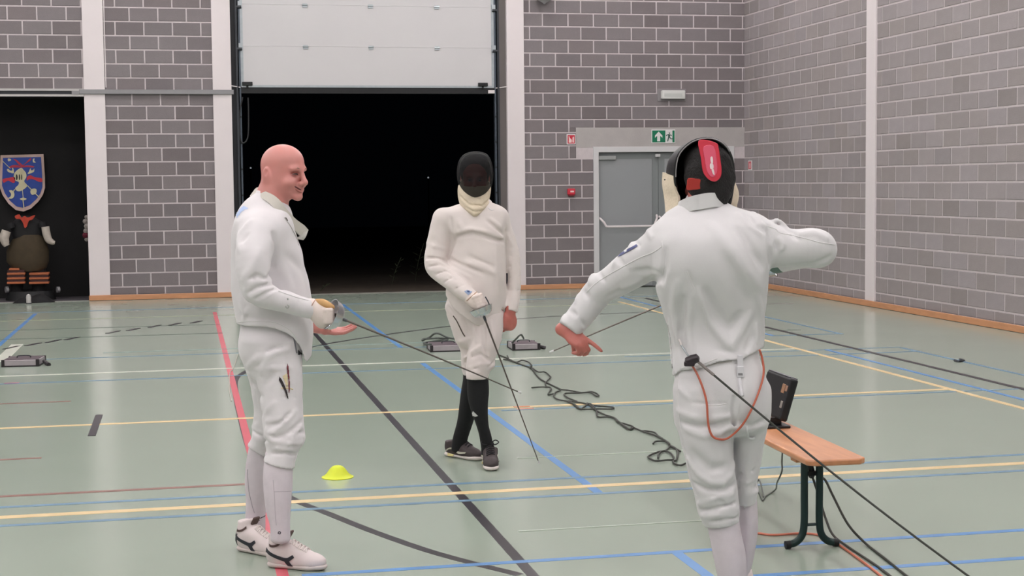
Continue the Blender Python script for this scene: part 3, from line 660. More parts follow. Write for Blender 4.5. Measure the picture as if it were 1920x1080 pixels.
# ================================================================== cables
m_cab = mat('cable_black', '#33352f', .55); m_corg = mat('cable_orange', '#c9735c', .5); m_cgr = mat('cable_grey', '#5a5f5a', .55)
def fc(pts, r, m, name, lab, z=.006, n=6, parent=None, part='strand'):
    P = catmull([at_f(x, y, z+(q[0] if q else 0)) for x, y, *q in pts], n)
    if parent is None:
        parent = thing(name, lab, 'cable', P[0])
    MB().tube(P, r, 6).build(part, m, parent, True); return parent
def zz(pts): return [(940+x/3.6, 600+y/3.6) for x, y in pts]
pile = fc(zz([(-20, 235), (20, 250), (60, 270), (130, 300), (200, 325), (235, 370), (265, 400), (300, 420), (350, 445), (400, 470)]), .0075, m_cab, 'tangled_cable', 'tangled black cable snaking across the floor between the fencers')
for pts in ([(40, 240), (45, 262), (15, 265), (60, 275), (100, 285), (140, 272), (185, 285), (205, 310), (190, 322), (210, 327)], [(210, 325), (250, 350), (295, 352), (330, 380), (325, 395), (300, 420), (300, 440), (306, 452)],
            [(205, 457), (250, 453), (300, 452), (330, 455), (335, 470), (320, 490), (318, 505), (350, 498)],
            [(400, 470), (460, 475), (540, 490), (600, 484), (640, 494), (658, 510), (640, 513), (600, 490), (520, 492), (440, 495), (425, 505), (450, 525), (510, 550)],
            [(400, 475), (365, 490), (355, 515), (380, 535), (430, 545), (520, 555), (620, 575), (745, 588), (745, 600), (640, 600), (540, 602), (510, 580), (470, 560), (440, 548)],
            [(470, 555), (530, 600), (560, 585), (600, 565), (640, 610), (645, 640), (660, 655), (720, 655), (770, 665), (800, 695), (860, 737), (885, 725), (950, 750), (1040, 780), (1080, 800), (1130, 830), (1135, 850)],
            [(580, 560), (640, 610), (700, 640), (760, 660), (790, 690), (830, 700), (880, 715), (890, 727), (862, 738), (820, 705), (780, 685)], [(950, 748), (1000, 752), (1040, 762), (1060, 785), (1085, 800)],
            [(1025, 835), (1035, 822), (1060, 818), (1110, 820), (1135, 850), (1110, 880), (1060, 890), (1000, 915), (995, 930), (1040, 950), (1120, 945), (1160, 940), (1150, 905), (1110, 885), (1080, 890), (1060, 910), (1058, 932)],
            [(1135, 850), (1180, 870), (1208, 886)], [(1140, 850), (1175, 865), (1190, 900), (1180, 945), (1160, 952), (1170, 970), (1210, 980), (1242, 968)]):
    fc(zz(pts), .006, m_cab, '', '', parent=pile, z=.010)
# cords by the bench
fc([(1380, 1001), (1420, 1000), (1450, 1003), (1500, 1000), (1535, 1003), (1560, 1013), (1600, 1040), (1640, 1070), (1660, 1086), (1720, 1130)], .0055, m_corg, 'orange_cord', 'orange cord running over the floor beneath the bench')
def mixed(pts, r, m, name, lab):
    P = catmull([at_f(p[0], p[1], p[2]) if len(p) == 3 else p[0] for p in pts], 8); t = thing(name, lab, 'cable', P[-1]); MB().tube(P, r, 6).build('strand', m, t, True)
Y1 = 6.55
mixed([(at_y(1535, 893, Y1),), (at_y(1547, 900, Y1-.02),), (at_y(1562, 930, 6.45),), (at_y(1590, 983, 6.3),), (1622, 1018, .012), (1660, 1048, .006), (1700, 1080, .006), (1760, 1125, .006)], .0055, m_cab, 'black_cable', 'black cable hanging from the bench leg and trailing to the lower right')
mixed([(at_y(1522, 890, 6.62),), (at_y(1535, 930, 6.6),), (at_y(1548, 972, 6.5),), (1562, 1003, .02), (1590, 1025, .006), (1640, 1058, .006), (1672, 1082, .006), (1740, 1130, .006)], .0055, m_cab, 'black_cable', 'black cable lying beside the orange cord under the bench')
mixed([(at_y(1467, 846, 6.8),), (at_y(1466, 866, 6.8),), (at_y(1466, 884, 6.78),), (at_y(1457, 905, 6.9),), (1454, 918, .02), (1436, 930, .006), (1430, 938, .006), (1424, 925, .006), (1418, 912, .006), (1424, 900, .03), (1432, 932, .006)], .004, m_cgr, 'thin_grey_cord', 'thin grey cord dangling from the bench beside the fencer leg')
# thin wire lying beside the red line, far left
fc([(446, 665), (438, 690), (431, 700), (430, 730), (434, 752)], .004, mat('wire_pale', '#b5b3a8', .5), 'thin_wire', 'thin pale wire lying by the red floor line')
fc([(1790, 676), (1798, 678), (1807, 676), (1800, 674)], .012, m_dsteel, 'floor_hook', 'small dark ring lying on the floor near the right wall')
bpy.data.objects['floor_hook']['category'] = 'ring'
# ================================================================== implicit surfaces -> meshes
class Prim:
    k = .02; op = 'u'
class Loft(Prim):
    """upright solid: elliptic sections stacked in z"""
    def __init__(s, z, cu, cv, ru, rv, fr, k=.02, p=2.0, op='u', end=.5):
        i = np.argsort(z); s.z, s.cu, s.cv, s.ru, s.rv = [np.array(a, float)[i] for a in (z, cu, cv, ru, rv)]
        s.O, s.u, s.v = fr; s.k = k; s.p = p; s.op = op; s.end = end
        g = max(s.ru.max(), s.rv.max()); 
        c = np.array([s.O+s.u*a+s.v*b for a, b in zip(s.cu, s.cv)]); c[:, 2] = s.z
        s.lo = c.min(0)-g; s.hi = c.max(0)+g
    def d(s, P):
        q = P-s.O; a = q@s.u; b = q@s.v; z = P[:, 2]; zc = np.clip(z, s.z[0], s.z[-1])
        ru = np.interp(zc, s.z, s.ru); rv = np.interp(zc, s.z, s.rv)
        a = a-np.interp(zc, s.z, s.cu); b = b-np.interp(zc, s.z, s.cv)
        w = (z-zc); rz = np.minimum(ru, rv)*s.end+1e-4
        if s.p == 2.0:
            k0 = np.sqrt((a/ru)**2+(b/rv)**2+(w/rz)**2)+1e-9; k1 = np.sqrt((a/ru**2)**2+(b/rv**2)**2+(w/rz**2)**2)+1e-9
            return k0*(k0-1)/k1
        e = s.p; k0 = (np.abs(a/ru)**e+np.abs(b/rv)**e+np.abs(w/rz)**e)**(1/e)+1e-9
        return (k0-1)*np.minimum(ru, rv)*1.0
class Chain(Prim):
    def __init__(s, pts, r, k=.02, op='u', flat=None):
        s.P = [np.array(p, float) for p in pts]; s.r = [r]*len(pts) if np.isscalar(r) else list(r); s.k = k; s.op = op; s.flat = flat
        A = np.array(s.P); g = max(s.r); s.lo = A.min(0)-g; s.hi = A.max(0)+g
    def d(s, P):
        D = np.full(len(P), 9.0)
        for a, b, ra, rb in zip(s.P[:-1], s.P[1:], s.r[:-1], s.r[1:]):
            ab = b-a; q = P-a; t = np.clip(q@ab/(ab@ab+1e-12), 0, 1)
            e = q-t[:, None]*ab
            if s.flat is not None: f = e@s.flat[0]; e = e+np.outer(f, s.flat[0])*(1/s.flat[1]-1)
            D = np.minimum(D, np.sqrt((e*e).sum(1))-(ra+(rb-ra)*t))
        return D
class Ell(Prim):
    def __init__(s, c, r, ax=None, k=.01, op='u'):
        s.c = np.array(c, float); s.r = np.array(r, float); s.A = np.eye(3) if ax is None else np.array(ax, float); s.k = k; s.op = op
        g = s.r.max(); s.lo = s.c-g; s.hi = s.c+g
    def d(s, P):
        q = (P-s.c)@s.A.T; k0 = np.sqrt(((q/s.r)**2).sum(1))+1e-9; k1 = np.sqrt(((q/s.r**2)**2).sum(1))+1e-9
        return k0*(k0-1)/k1
class SDF:
    def __init__(s, prims, cuts=(), ridges=(), noise=0.0, inflate=0.0, nscale=1.0):
        s.prims = prims; s.cuts = list(cuts); s.ridges = list(ridges); s.noise = noise; s.inf = inflate; s.ns = nscale
    def bounds(s):
        lo = np.min([p.lo for p in s.prims if p.op == 'u'], 0); hi = np.max([p.hi for p in s.prims if p.op == 'u'], 0); return lo-.03, hi+.03
    def __call__(s, P):
        D = np.full(len(P), .5)
        for p in s.prims:
            m = .08+p.k
            ix = np.nonzero(((P > p.lo-m) & (P < p.hi+m)).all(1))[0]
            if not len(ix): continue
            e = p.d(P[ix]); c = D[ix]
            if p.op == 'u':
                h = np.clip(.5+.5*(c-e)/p.k, 0, 1); D[ix] = c+(e-c)*h-p.k*h*(1-h)
            else:
                h = np.clip(.5-.5*(c+e)/p.k, 0, 1); D[ix] = c+(-e-c)*h+p.k*h*(1-h)
        if s.inf: D -= s.inf
        near = np.nonzero(np.abs(D) < .07)[0]
        if len(near):
            Q = P[near]; add = np.zeros(len(Q))
            for (a, b, h, w) in s.ridges:
                lo = np.minimum(a, b)-3*w; hi = np.maximum(a, b)+3*w
                ix = np.nonzero(((Q > lo) & (Q < hi)).all(1))[0]
                if not len(ix): continue
                ab = b-a; q = Q[ix]-a; t = np.clip(q@ab/(ab@ab+1e-12), 0, 1); e = q-t[:, None]*ab
                add[ix] += h*np.exp(-(e*e).sum(1)/w**2)*(1-.55*np.abs(2*t-1)**2)
            if s.noise:
                x, y, z = (Q*s.ns).T
                wx = x+.03*np.sin(23*z+11*y); wz = z+.03*np.sin(19*x+7*y)
                add += s.noise*(np.sin(31*wx+17*y)*np.sin(27*wz+9*y)+.6*np.sin(58*wz+23*wx)*np.sin(41*y+13*x))
            D[near] -= add
        for f in s.cuts: D = np.maximum(D, f(P))
        return D
def polygonise(sdf, h):
    lo, hi = sdf.bounds(); C = 4; H = h*C
    n = np.ceil((hi-lo)/H).astype(int)+1
    g = [lo[i]+H*(np.arange(n[i])+.5) for i in range(3)]
    X = np.stack(np.meshgrid(*g, indexing='ij'), -1).reshape(-1, 3)
    dc = sdf(X).reshape(n)
    N = n*C; D = np.repeat(np.repeat(np.repeat(dc, C, 0), C, 1), C, 2).astype(np.float32)
    act = np.argwhere(np.abs(dc) < H*1.9)
    off = np.stack(np.meshgrid(*[np.arange(C)]*3, indexing='ij'), -1).reshape(-1, 3)
    for k in range(0, len(act), 6000):
        I = (act[k:k+6000, None, :]*C+off[None]).reshape(-1, 3)
        P = lo+h*(I+.5); D[I[:, 0], I[:, 1], I[:, 2]] = sdf(P)
    return surfnet(D, lo+h*.5, h)
def surfnet(D, o, h):
    s = D < 0
    c = [s[:-1, :-1, :-1], s[1:, :-1, :-1], s[:-1, 1:, :-1], s[1:, 1:, :-1], s[:-1, :-1, 1:], s[1:, :-1, 1:], s[:-1, 1:, 1:], s[1:, 1:, 1:]]
    cnt = sum(q.astype(np.int8) for q in c); I = np.argwhere((cnt > 0) & (cnt < 8))
    idx = np.full(cnt.shape, -1, np.int32); idx[I[:, 0], I[:, 1], I[:, 2]] = np.arange(len(I))
    co = np.array([[i & 1, (i >> 1) & 1, (i >> 2) & 1] for i in range(8)])
    V = np.stack([D[I[:, 0]+a, I[:, 1]+b, I[:, 2]+e] for a, b, e in co], 1)
    acc = np.zeros((len(I), 3)); num = np.zeros(len(I))
    for i in range(8):
        for b in range(3):
            j = i | (1 << b)
            if j == i: continue
            m = (V[:, i] < 0) != (V[:, j] < 0); t = np.where(m, V[:, i]/(V[:, i]-V[:, j]+1e-12), 0)
            acc += m[:, None]*(co[i]+t[:, None]*(co[j]-co[i])); num += m
    verts = o+h*(I+acc/num[:, None])
    F = []
    for ax in range(3):
        a, b = [(1, 2), (2, 0), (0, 1)][ax]
        sl0 = [slice(None)]*3; sl1 = [slice(None)]*3; sl0[ax] = slice(0, -1); sl1[ax] = slice(1, None)
        s0, s1 = s[tuple(sl0)], s[tuple(sl1)]; E = np.argwhere(s0 != s1)
        E = E[(E[:, a] > 0) & (E[:, b] > 0) & (E[:, a] < D.shape[a]-1) & (E[:, b] < D.shape[b]-1)]
        inside = s[E[:, 0], E[:, 1], E[:, 2]]
        da = np.zeros(3, int); da[a] = 1; db = np.zeros(3, int); db[b] = 1
        q = [E, E-da, E-da-db, E-db]; ids = np.stack([idx[k[:, 0], k[:, 1], k[:, 2]] for k in q], 1)
        ids[~inside] = ids[~inside][:, ::-1]; F.append(ids)
    F = np.concatenate(F); F = F[(F >= 0).all(1)]
    return verts, F
def fast_mesh(name, v, f, m, parent=None, relax=1):
    if relax:   # light smoothing
        e = np.concatenate([f[:, [0, 1]], f[:, [1, 2]], f[:, [2, 3]], f[:, [3, 0]]]); nn = np.bincount(e[:, 0], minlength=len(v))+np.bincount(e[:, 1], minlength=len(v))
        for w_ in (.5, -.52)*relax:
            acc = np.stack([np.bincount(e[:, 0], v[e[:, 1], k], len(v))+np.bincount(e[:, 1], v[e[:, 0], k], len(v)) for k in range(3)], 1)
            v = v*(1-w_)+w_*acc/np.maximum(nn, 1)[:, None]
    me = bpy.data.meshes.new(name); me.vertices.add(len(v)); me.vertices.foreach_set('co', v.astype(np.float32).ravel())
    me.loops.add(f.size); me.loops.foreach_set('vertex_index', f.astype(np.int32).ravel())
    me.polygons.add(len(f)); me.polygons.foreach_set('loop_start', np.arange(0, f.size, 4, dtype=np.int32)); 
    me.polygons.foreach_set('use_smooth', np.ones(len(f), bool)); me.update(calc_edges=True)
    me.materials.append(m); o = bpy.data.objects.new(name, me); COL.objects.link(o)
    if parent is not None: set_parent(o, parent)
    return o
def solid(name, sdf, h, m, parent=None, relax=1):
    v, f = polygonise(sdf, h); return fast_mesh(name, v, f, m, parent, relax)

class Fig:
    """frame of one figure: u across the line of sight, v along it, rho its distance"""
    def __init__(s, X, Y):
        s.O = np.array([X, Y, 0.]); r = math.hypot(X, Y); s.rho = r; s.v = np.array([X/r, Y/r, 0]); s.u = np.array([s.v[1], -s.v[0], 0]); s.fr = (s.O, s.u, s.v)
        d = FW@s.v
    def W(s, px, py, dv=0.0):
        d = ray(px, py); return CAMP+d*((s.rho+dv)/(d@s.v))
    def scale(s, dv=0): # px per metre near the figure
        a, b = s.W(900, 500, dv), s.W(901, 500, dv); return 1/np.linalg.norm(b-a)
    def loft(s, secs, k=.02, p=2.0, n=4, end=.5):
        """secs: (py, xl, xr, half depth, dv)"""
        A = []
        for q in secs:
            py, xl, xr, rv = q[:4]; dv = q[4] if len(q) > 4 else 0.0
            a, b = s.W(xl, py, dv), s.W(xr, py, dv); c = (a+b)/2-s.O
            A.append([(a[2]+b[2])/2, c@s.u, c@s.v, np.linalg.norm(b-a)/2, rv])
        if n > 1: A = catmull(A, n)
        A = np.array(A); A[:, 3:] = np.maximum(A[:, 3:], .004)
        return Loft(*A.T, s.fr, k=k, p=p, end=end)
    def chain(s, pts, k=.02, n=4):
        """pts: (px, py, dv, radius in px)"""
        A = []
        for (px, py, dv, r) in pts:
            w = s.W(px, py, dv); sc = 1/np.linalg.norm(s.W(px+1, py, dv)-w); A.append(list(w)+[r/sc])
        if n > 1: A = catmull(A, n)
        A = np.array(A); return Chain(list(A[:, :3]), list(A[:, 3]), k=k)
    def surf(s, sdf, px, py, lo=-.6, hi=.6, n=240):
        d = ray(px, py); t = (s.rho+np.linspace(lo, hi, n))/(d@s.v); P = CAMP+np.outer(t, d); D = sdf(P); i = np.argmax(D < 0)
        if not (D < 0).any(): i = np.argmin(D); return P[i]
        if i == 0: return P[0]
        w = D[i-1]/(D[i-1]-D[i]+1e-9); return P[i-1]+(P[i]-P[i-1])*w
    def ridges(s, sdf, lst):
        """lst: ([(px,py),...], height mm, width mm)"""
        out = []
        for pts, h, w in lst:
            Q = [s.surf(sdf, *p) for p in pts]
            for a, b in zip(Q[:-1], Q[1:]):
                if np.linalg.norm(a-b) < .5: out.append((a, b, h*1.9/1000, w/1000))
        return out
    def line(s, sdf, pts, r, name, m, parent, lift=0.0, n=6, sides=6):
        P = catmull([np.array([x, y, 0.]) for x, y in pts], n); Q = [s.surf(sdf, x, y)-s.v*lift for x, y, _ in P]
        return MB().tube(Q, r, sides).build(name, m, parent, True)
    def patch(s, sdf, poly, name, m, parent, lift=.003, dens=1.5):
        """flat print that follows the cloth: polygon in picture points filled by a fine grid"""
        A = np.array(poly, float); x0, y0 = A.min(0); x1, y1 = A.max(0); nx, ny = max(2, int((x1-x0)/dens)), max(2, int((y1-y0)/dens))
        def inside(x, y):
            c = False; j = len(A)-1
            for i in range(len(A)):
                if (A[i, 1] > y) != (A[j, 1] > y) and x < (A[j, 0]-A[i, 0])*(y-A[i, 1])/(A[j, 1]-A[i, 1])+A[i, 0]: c = not c
                j = i
            return c
        gid = {}; vs = []; fs = []
        def vid(i, j):
            if (i, j) not in gid:
                x, y = x0+(x1-x0)*i/nx, y0+(y1-y0)*j/ny; gid[(i, j)] = len(vs); vs.append(s.surf(sdf, x, y, n=160)-s.v*lift)
            return gid[(i, j)]
        for i in range(nx):
            for j in range(ny):
                if inside(x0+(x1-x0)*(i+.5)/nx, y0+(y1-y0)*(j+.5)/ny): fs.append((vid(i, j), vid(i, j+1), vid(i+1, j+1), vid(i+1, j)))
        if not fs: return None
        m0 = len(vs); vs2 = vs+[p+s.v*(lift*.8) for p in vs]
        edge = {}
        for f in fs:
            for a, b in zip(f, f[1:]+f[:1]): edge[(a, b)] = 1
        side = [(b, a, a+m0, b+m0) for (a, b) in edge if (b, a) not in edge]
        return MB().add(vs2, fs+[tuple(i+m0 for i in f[::-1]) for f in fs]+side).build(name, m, parent, True)
# ================================================================== people: helpers
def shrink(p, d):
    import copy
    q = copy.copy(p)
    if isinstance(p, Chain): q.r = [max(r-d, .012) for r in p.r]
    elif isinstance(p, Loft): q.ru = np.maximum(p.ru-d, .012); q.rv = np.maximum(p.rv-d, .012)
    elif isinstance(p, Ell): q.r = p.r-d
    return q
def rot_to(d, n, a): return d*math.cos(a)+n*math.sin(a)
def nrm(v): v = np.array(v, float); return v/np.linalg.norm(v)
def hand(w, d, n, t, curls, thumb=(.5, .8, .3), tcurl=.4, s=1.0, fat=1.0, spread=.05):
    """wrist, finger direction, palm normal, thumb side; curls: per finger three bend angles (deg)"""
    d, n, t = nrm(d), nrm(n), nrm(t); out = []
    out.append(Ell(w+d*.045*s, (.056*s, .041*s*fat, .017*s*fat), np.stack([d, t, n]), k=.012))
    out.append(Chain([w-d*.03*s, w+d*.03*s], [.026*s*fat, .024*s*fat], k=.014))
    fl = (1.0, 1.1, 1.02, .82)
    for i in range(4):
        cu = curls[i] if isinstance(curls[0], (tuple, list)) else curls
        off = (.029-.0195*i)*s; p = w+d*(.083-.006*abs(i-1.2))*s+t*off; dd = nrm(d+t*spread*(1.5-i)); P = [p-dd*.03*s, p]; R = [.0095*s*fat, .0095*s*fat]
        a = 0
        for L_, c, r in zip((.044, .028, .022), cu, (.0092, .0084, .0068)):
            a += math.radians(c); q = rot_to(dd, n, a); p = p+q*L_*fl[i]*s; P.append(p); R.append(r*s*fat)
        out.append(Chain(P, R, k=.006))
    th = nrm(d*thumb[0]+t*thumb[1]+n*thumb[2]); b = w+d*.02*s+t*.026*s; m = b+th*.045*s; th2 = nrm(th+(d*.8-t*.5+n*.5)*tcurl); e = m+th2*.032*s; th3 = nrm(th2+(d*.6-t*.6)*tcurl); 
    out.append(Chain([b, m, e, e+th3*.025*s], [.015*s*fat, .0125*s*fat, .0105*s*fat, .0085*s*fat], k=.010))
    return out
def head(c, f, up, s=1.0, smile=True):
    """skull centre, face direction, up: returns prims and a local->world function"""
    f = nrm(f); r = nrm(np.cross(f, up)); z = nrm(np.cross(r, f)); A = np.stack([f, r, z])
    def X(a, b, e): return c+(f*a+r*b+z*e)*s
    def E(a, b, e, ra, rb, rc, k=.012, op='u'): return Ell(X(a, b, e), np.array([ra, rb, rc])*s, A, k, op)
    P = [E(-.004, 0, .004, .098, .077, .079), E(-.03, 0, -.03, .062, .068, .07, .03), E(.03, 0, -.055, .058, .060, .072, .03), E(.045, 0, -.105, .040, .046, .042, .02),
         E(.076, 0, -.139, .020, .024, .019, .018), E(.080, 0, -.022, .018, .052, .016, .016),
         Chain([X(.092, 0, -.030), X(.104, 0, -.062), X(.113, 0, -.078)], [.010*s, .0115*s, .0135*s], k=.010),
         E(.100, .013, -.083, .011, .010, .009, .007), E(.100, -.013, -.083, .011, .010, .009, .007),
         E(.082, .030, -.044, .016, .019, .011, .014, 's'), E(.082, -.030, -.044, .016, .019, .011, .014, 's'),
         E(.062, .040, -.080, .028, .026, .026, .015), E(.062, -.040, -.080, .028, .026, .026, .015),
         E(.080, 0, -.106, .020, .030, .020, .014),
         E(-.030, .080, -.044, .0175, .011, .029, .004), E(-.030, -.080, -.044, .0175, .011, .029, .004),
         E(-.026, .091, -.040, .009, .010, .016, .003, 's'), E(-.026, -.091, -.040, .009, .010, .016, .003, 's'),
         Chain([X(.098, .030, -.098 if smile else -.108), X(.104, 0, -.108), X(.098, -.030, -.098 if smile else -.108)], .0045*s, k=.005)]
    P[-1].op = 's'
    return P, X, A
def ribbon(top, bot, th, name, m, parent, n=5, rows=4):
    """bent strip of cloth between two edge lines, with thickness"""
    Tp, Bp = catmull(top, n), catmull(bot, n); vs = []; N = len(Tp)
    G = [[Tp[i]+(Bp[i]-Tp[i])*j/rows for j in range(rows+1)] for i in range(N)]
    nor = []
    for i in range(N):
        t = Tp[min(i+1, N-1)]-Tp[max(i-1, 0)]; q = np.cross(t, Bp[i]-Tp[i]); q /= np.linalg.norm(q)+1e-9; nor.append(q)
    for sgn in (-.5, .5):
        for i in range(N):
            for j in range(rows+1): vs.append(G[i][j]+nor[i]*th*sgn)
    K = rows+1; M0 = N*K; fs = []
    for i in range(N-1):
        for j in range(rows):
            a = i*K+j; fs.append((a, a+1, a+K+1, a+K)); fs.append((M0+a, M0+a+K, M0+a+K+1, M0+a+1))
        for j in (0, rows):
            a = i*K+j; fs.append((a, a+K, M0+a+K, M0+a))
    for i in (0, N-1):
        for j in range(rows): a = i*K+j; fs.append((a, a+1, M0+a+1, M0+a))
    return MB().add(vs, fs).build(name, m, parent, True)
def shoe(heel, toe, high=0.0, w=.047, fat=1.0):
    h, t = np.array(heel, float), np.array(toe, float); L_ = np.linalg.norm(t-h); d = (t-h)/L_; sd = np.array([d[1], -d[0], 0]); z = np.array([0, 0, 1.])
    def X(a, b, e): return h+d*a*L_+sd*b+z*e
    up = [Ell(X(.20, 0, .052), (.060, .040, .050), np.stack([d, sd, z]), .02), Ell(X(.70, .0, .034), (.30*L_*.95, w*.98, .040), np.stack([d, sd, z]), .03),
          Chain([X(.22, 0, .085), X(.40, 0, .078), X(.58, 0, .055)], [.042, .040, .036], k=.03), Chain([X(.19, 0, .06), X(.20, 0, .09+high)], [.040, .042], k=.02), Ell(X(.42, 0, .03), (.30*L_, w*.82, .045), np.stack([d, sd, z]), .02)]
    cut = [lambda P: .018-P[:, 2], lambda P: P[:, 2]-(.095+high+.10*np.clip(((P-h)@d)/L_-.2, 0, .25))]
    sole = [Chain([X(.155, 0, .014), X(.45, .0, .013), X(.72, .0, .014), X(.86, 0, .016)], [.155*L_*.96, w*.86, w*1.03, .14*L_*1.0], k=.02, flat=(z, .42))]
    return SDF(up, cut), SDF(sole, [lambda P: -P[:, 2]+.0005, lambda P: P[:, 2]-.030]), X, d, sd
def epee(G, dirv, lab, roll=(0, 0, 1), blade=.89, guard_r=.066, tipcol='#d8d8d8', dark=.0):
    dirv = nrm(dirv); t = thing('epee', lab, 'sword', G, 'the three fencing swords')
    m_bl = mat('blade_steel', '#6c6560', .35, metal=.85); m_gd = mat('guard_steel', '#c9ccd0', .25, metal=.9)
    MB().lathe([(.004, .034), (.02, .033), (.038, .028), (.052, .018), (.061, .004), (guard_r, -.016), (guard_r+.002, -.019), (guard_r-.001, -.019), (.059, .001), (.050, .015), (.036, .025), (.018, .030), (.004, .031)], G, dirv, 32, cap=False).build('guard', m_gd, t, True)
    sag = np.array([0, 0, -.012]); P = [G+dirv*(.03+blade*k/10)+sag*(k/10)**2 for k in range(11)]
    MB().tube(P, [.0055-.0028*k/10 for k in range(11)], 6).build('blade', m_bl, t, True)
    MB().tube([G+dirv*.028, G+dirv*.06], [.009, .007], 8).build('cushion', mat('guard_nut', '#5a5c60', .4, metal=.6), t, True)
    MB().tube([P[-1], P[-1]+dirv*.018], .0045, 8).build('point', mat('point_steel', tipcol, .4, metal=.3), t, True)
    MB().tube([G+dirv*.02, G-dirv*.04, G-dirv*.075], [.011, .013, .012], 10).build('grip', mat('grip_dark', '#2a2320', .6), t, True)
    MB().tube([G-dirv*.075, G-dirv*.084], [.013, .010], 10).build('pommel', m_gd, t, True)
    return t
m_skin = mat('skin', '#d3938a', .42, var=.07, scale=14, sub=.12, col2='#c67f7a', bump=.05, bscale=300)
m_skin2 = mat('skin_ruddy', '#c47a6e', .45, var=.08, scale=18, sub=.1, col2='#b5635b', bump=.05, bscale=300)
m_lip = mat('lip', '#8f4640', .5); m_mouth = mat('mouth_dark', '#5d2b2b', .5); m_eye = mat('eye_dark', '#2d2220', .3); m_brow = mat('brow_hair', '#9a7263', .8); m_browM = mat('brow_brown', '#4a3128', .8)
def cloth(name, col, b=.10): return mat(name, col, .78, var=.025, scale=9, bump=b, bscale=420, sheen=.15)
m_jL = cloth('jacket_white_cool', '#dcd8da'); m_jM = cloth('jacket_white_cream', '#d9d0cc'); m_jR = cloth('jacket_white', '#d3d1d2'); m_bM = cloth('breeches_cream', '#d9cfcc')
m_sockw = mat('sock_white', '#d3cad0', .8, var=.03, scale=30, bump=.2, bscale=500); m_sockk = mat('sock_black', '#101114', .85, var=.2, scale=40, bump=.2, bscale=500)
m_glove = mat('glove_white', '#e0d2cb', .7, var=.04, scale=20, bump=.1, bscale=200); m_tan = mat('glove_tan', '#c99f6c', .7, var=.08, scale=20)
m_seam = mat('seam_thread', '#dad8d8', .8); m_bib = mat('bib_cream', '#d9cbb4', .8, var=.08, scale=14, bump=.3, bscale=90); m_collar = cloth('collar_cream', '#c9c4bb')
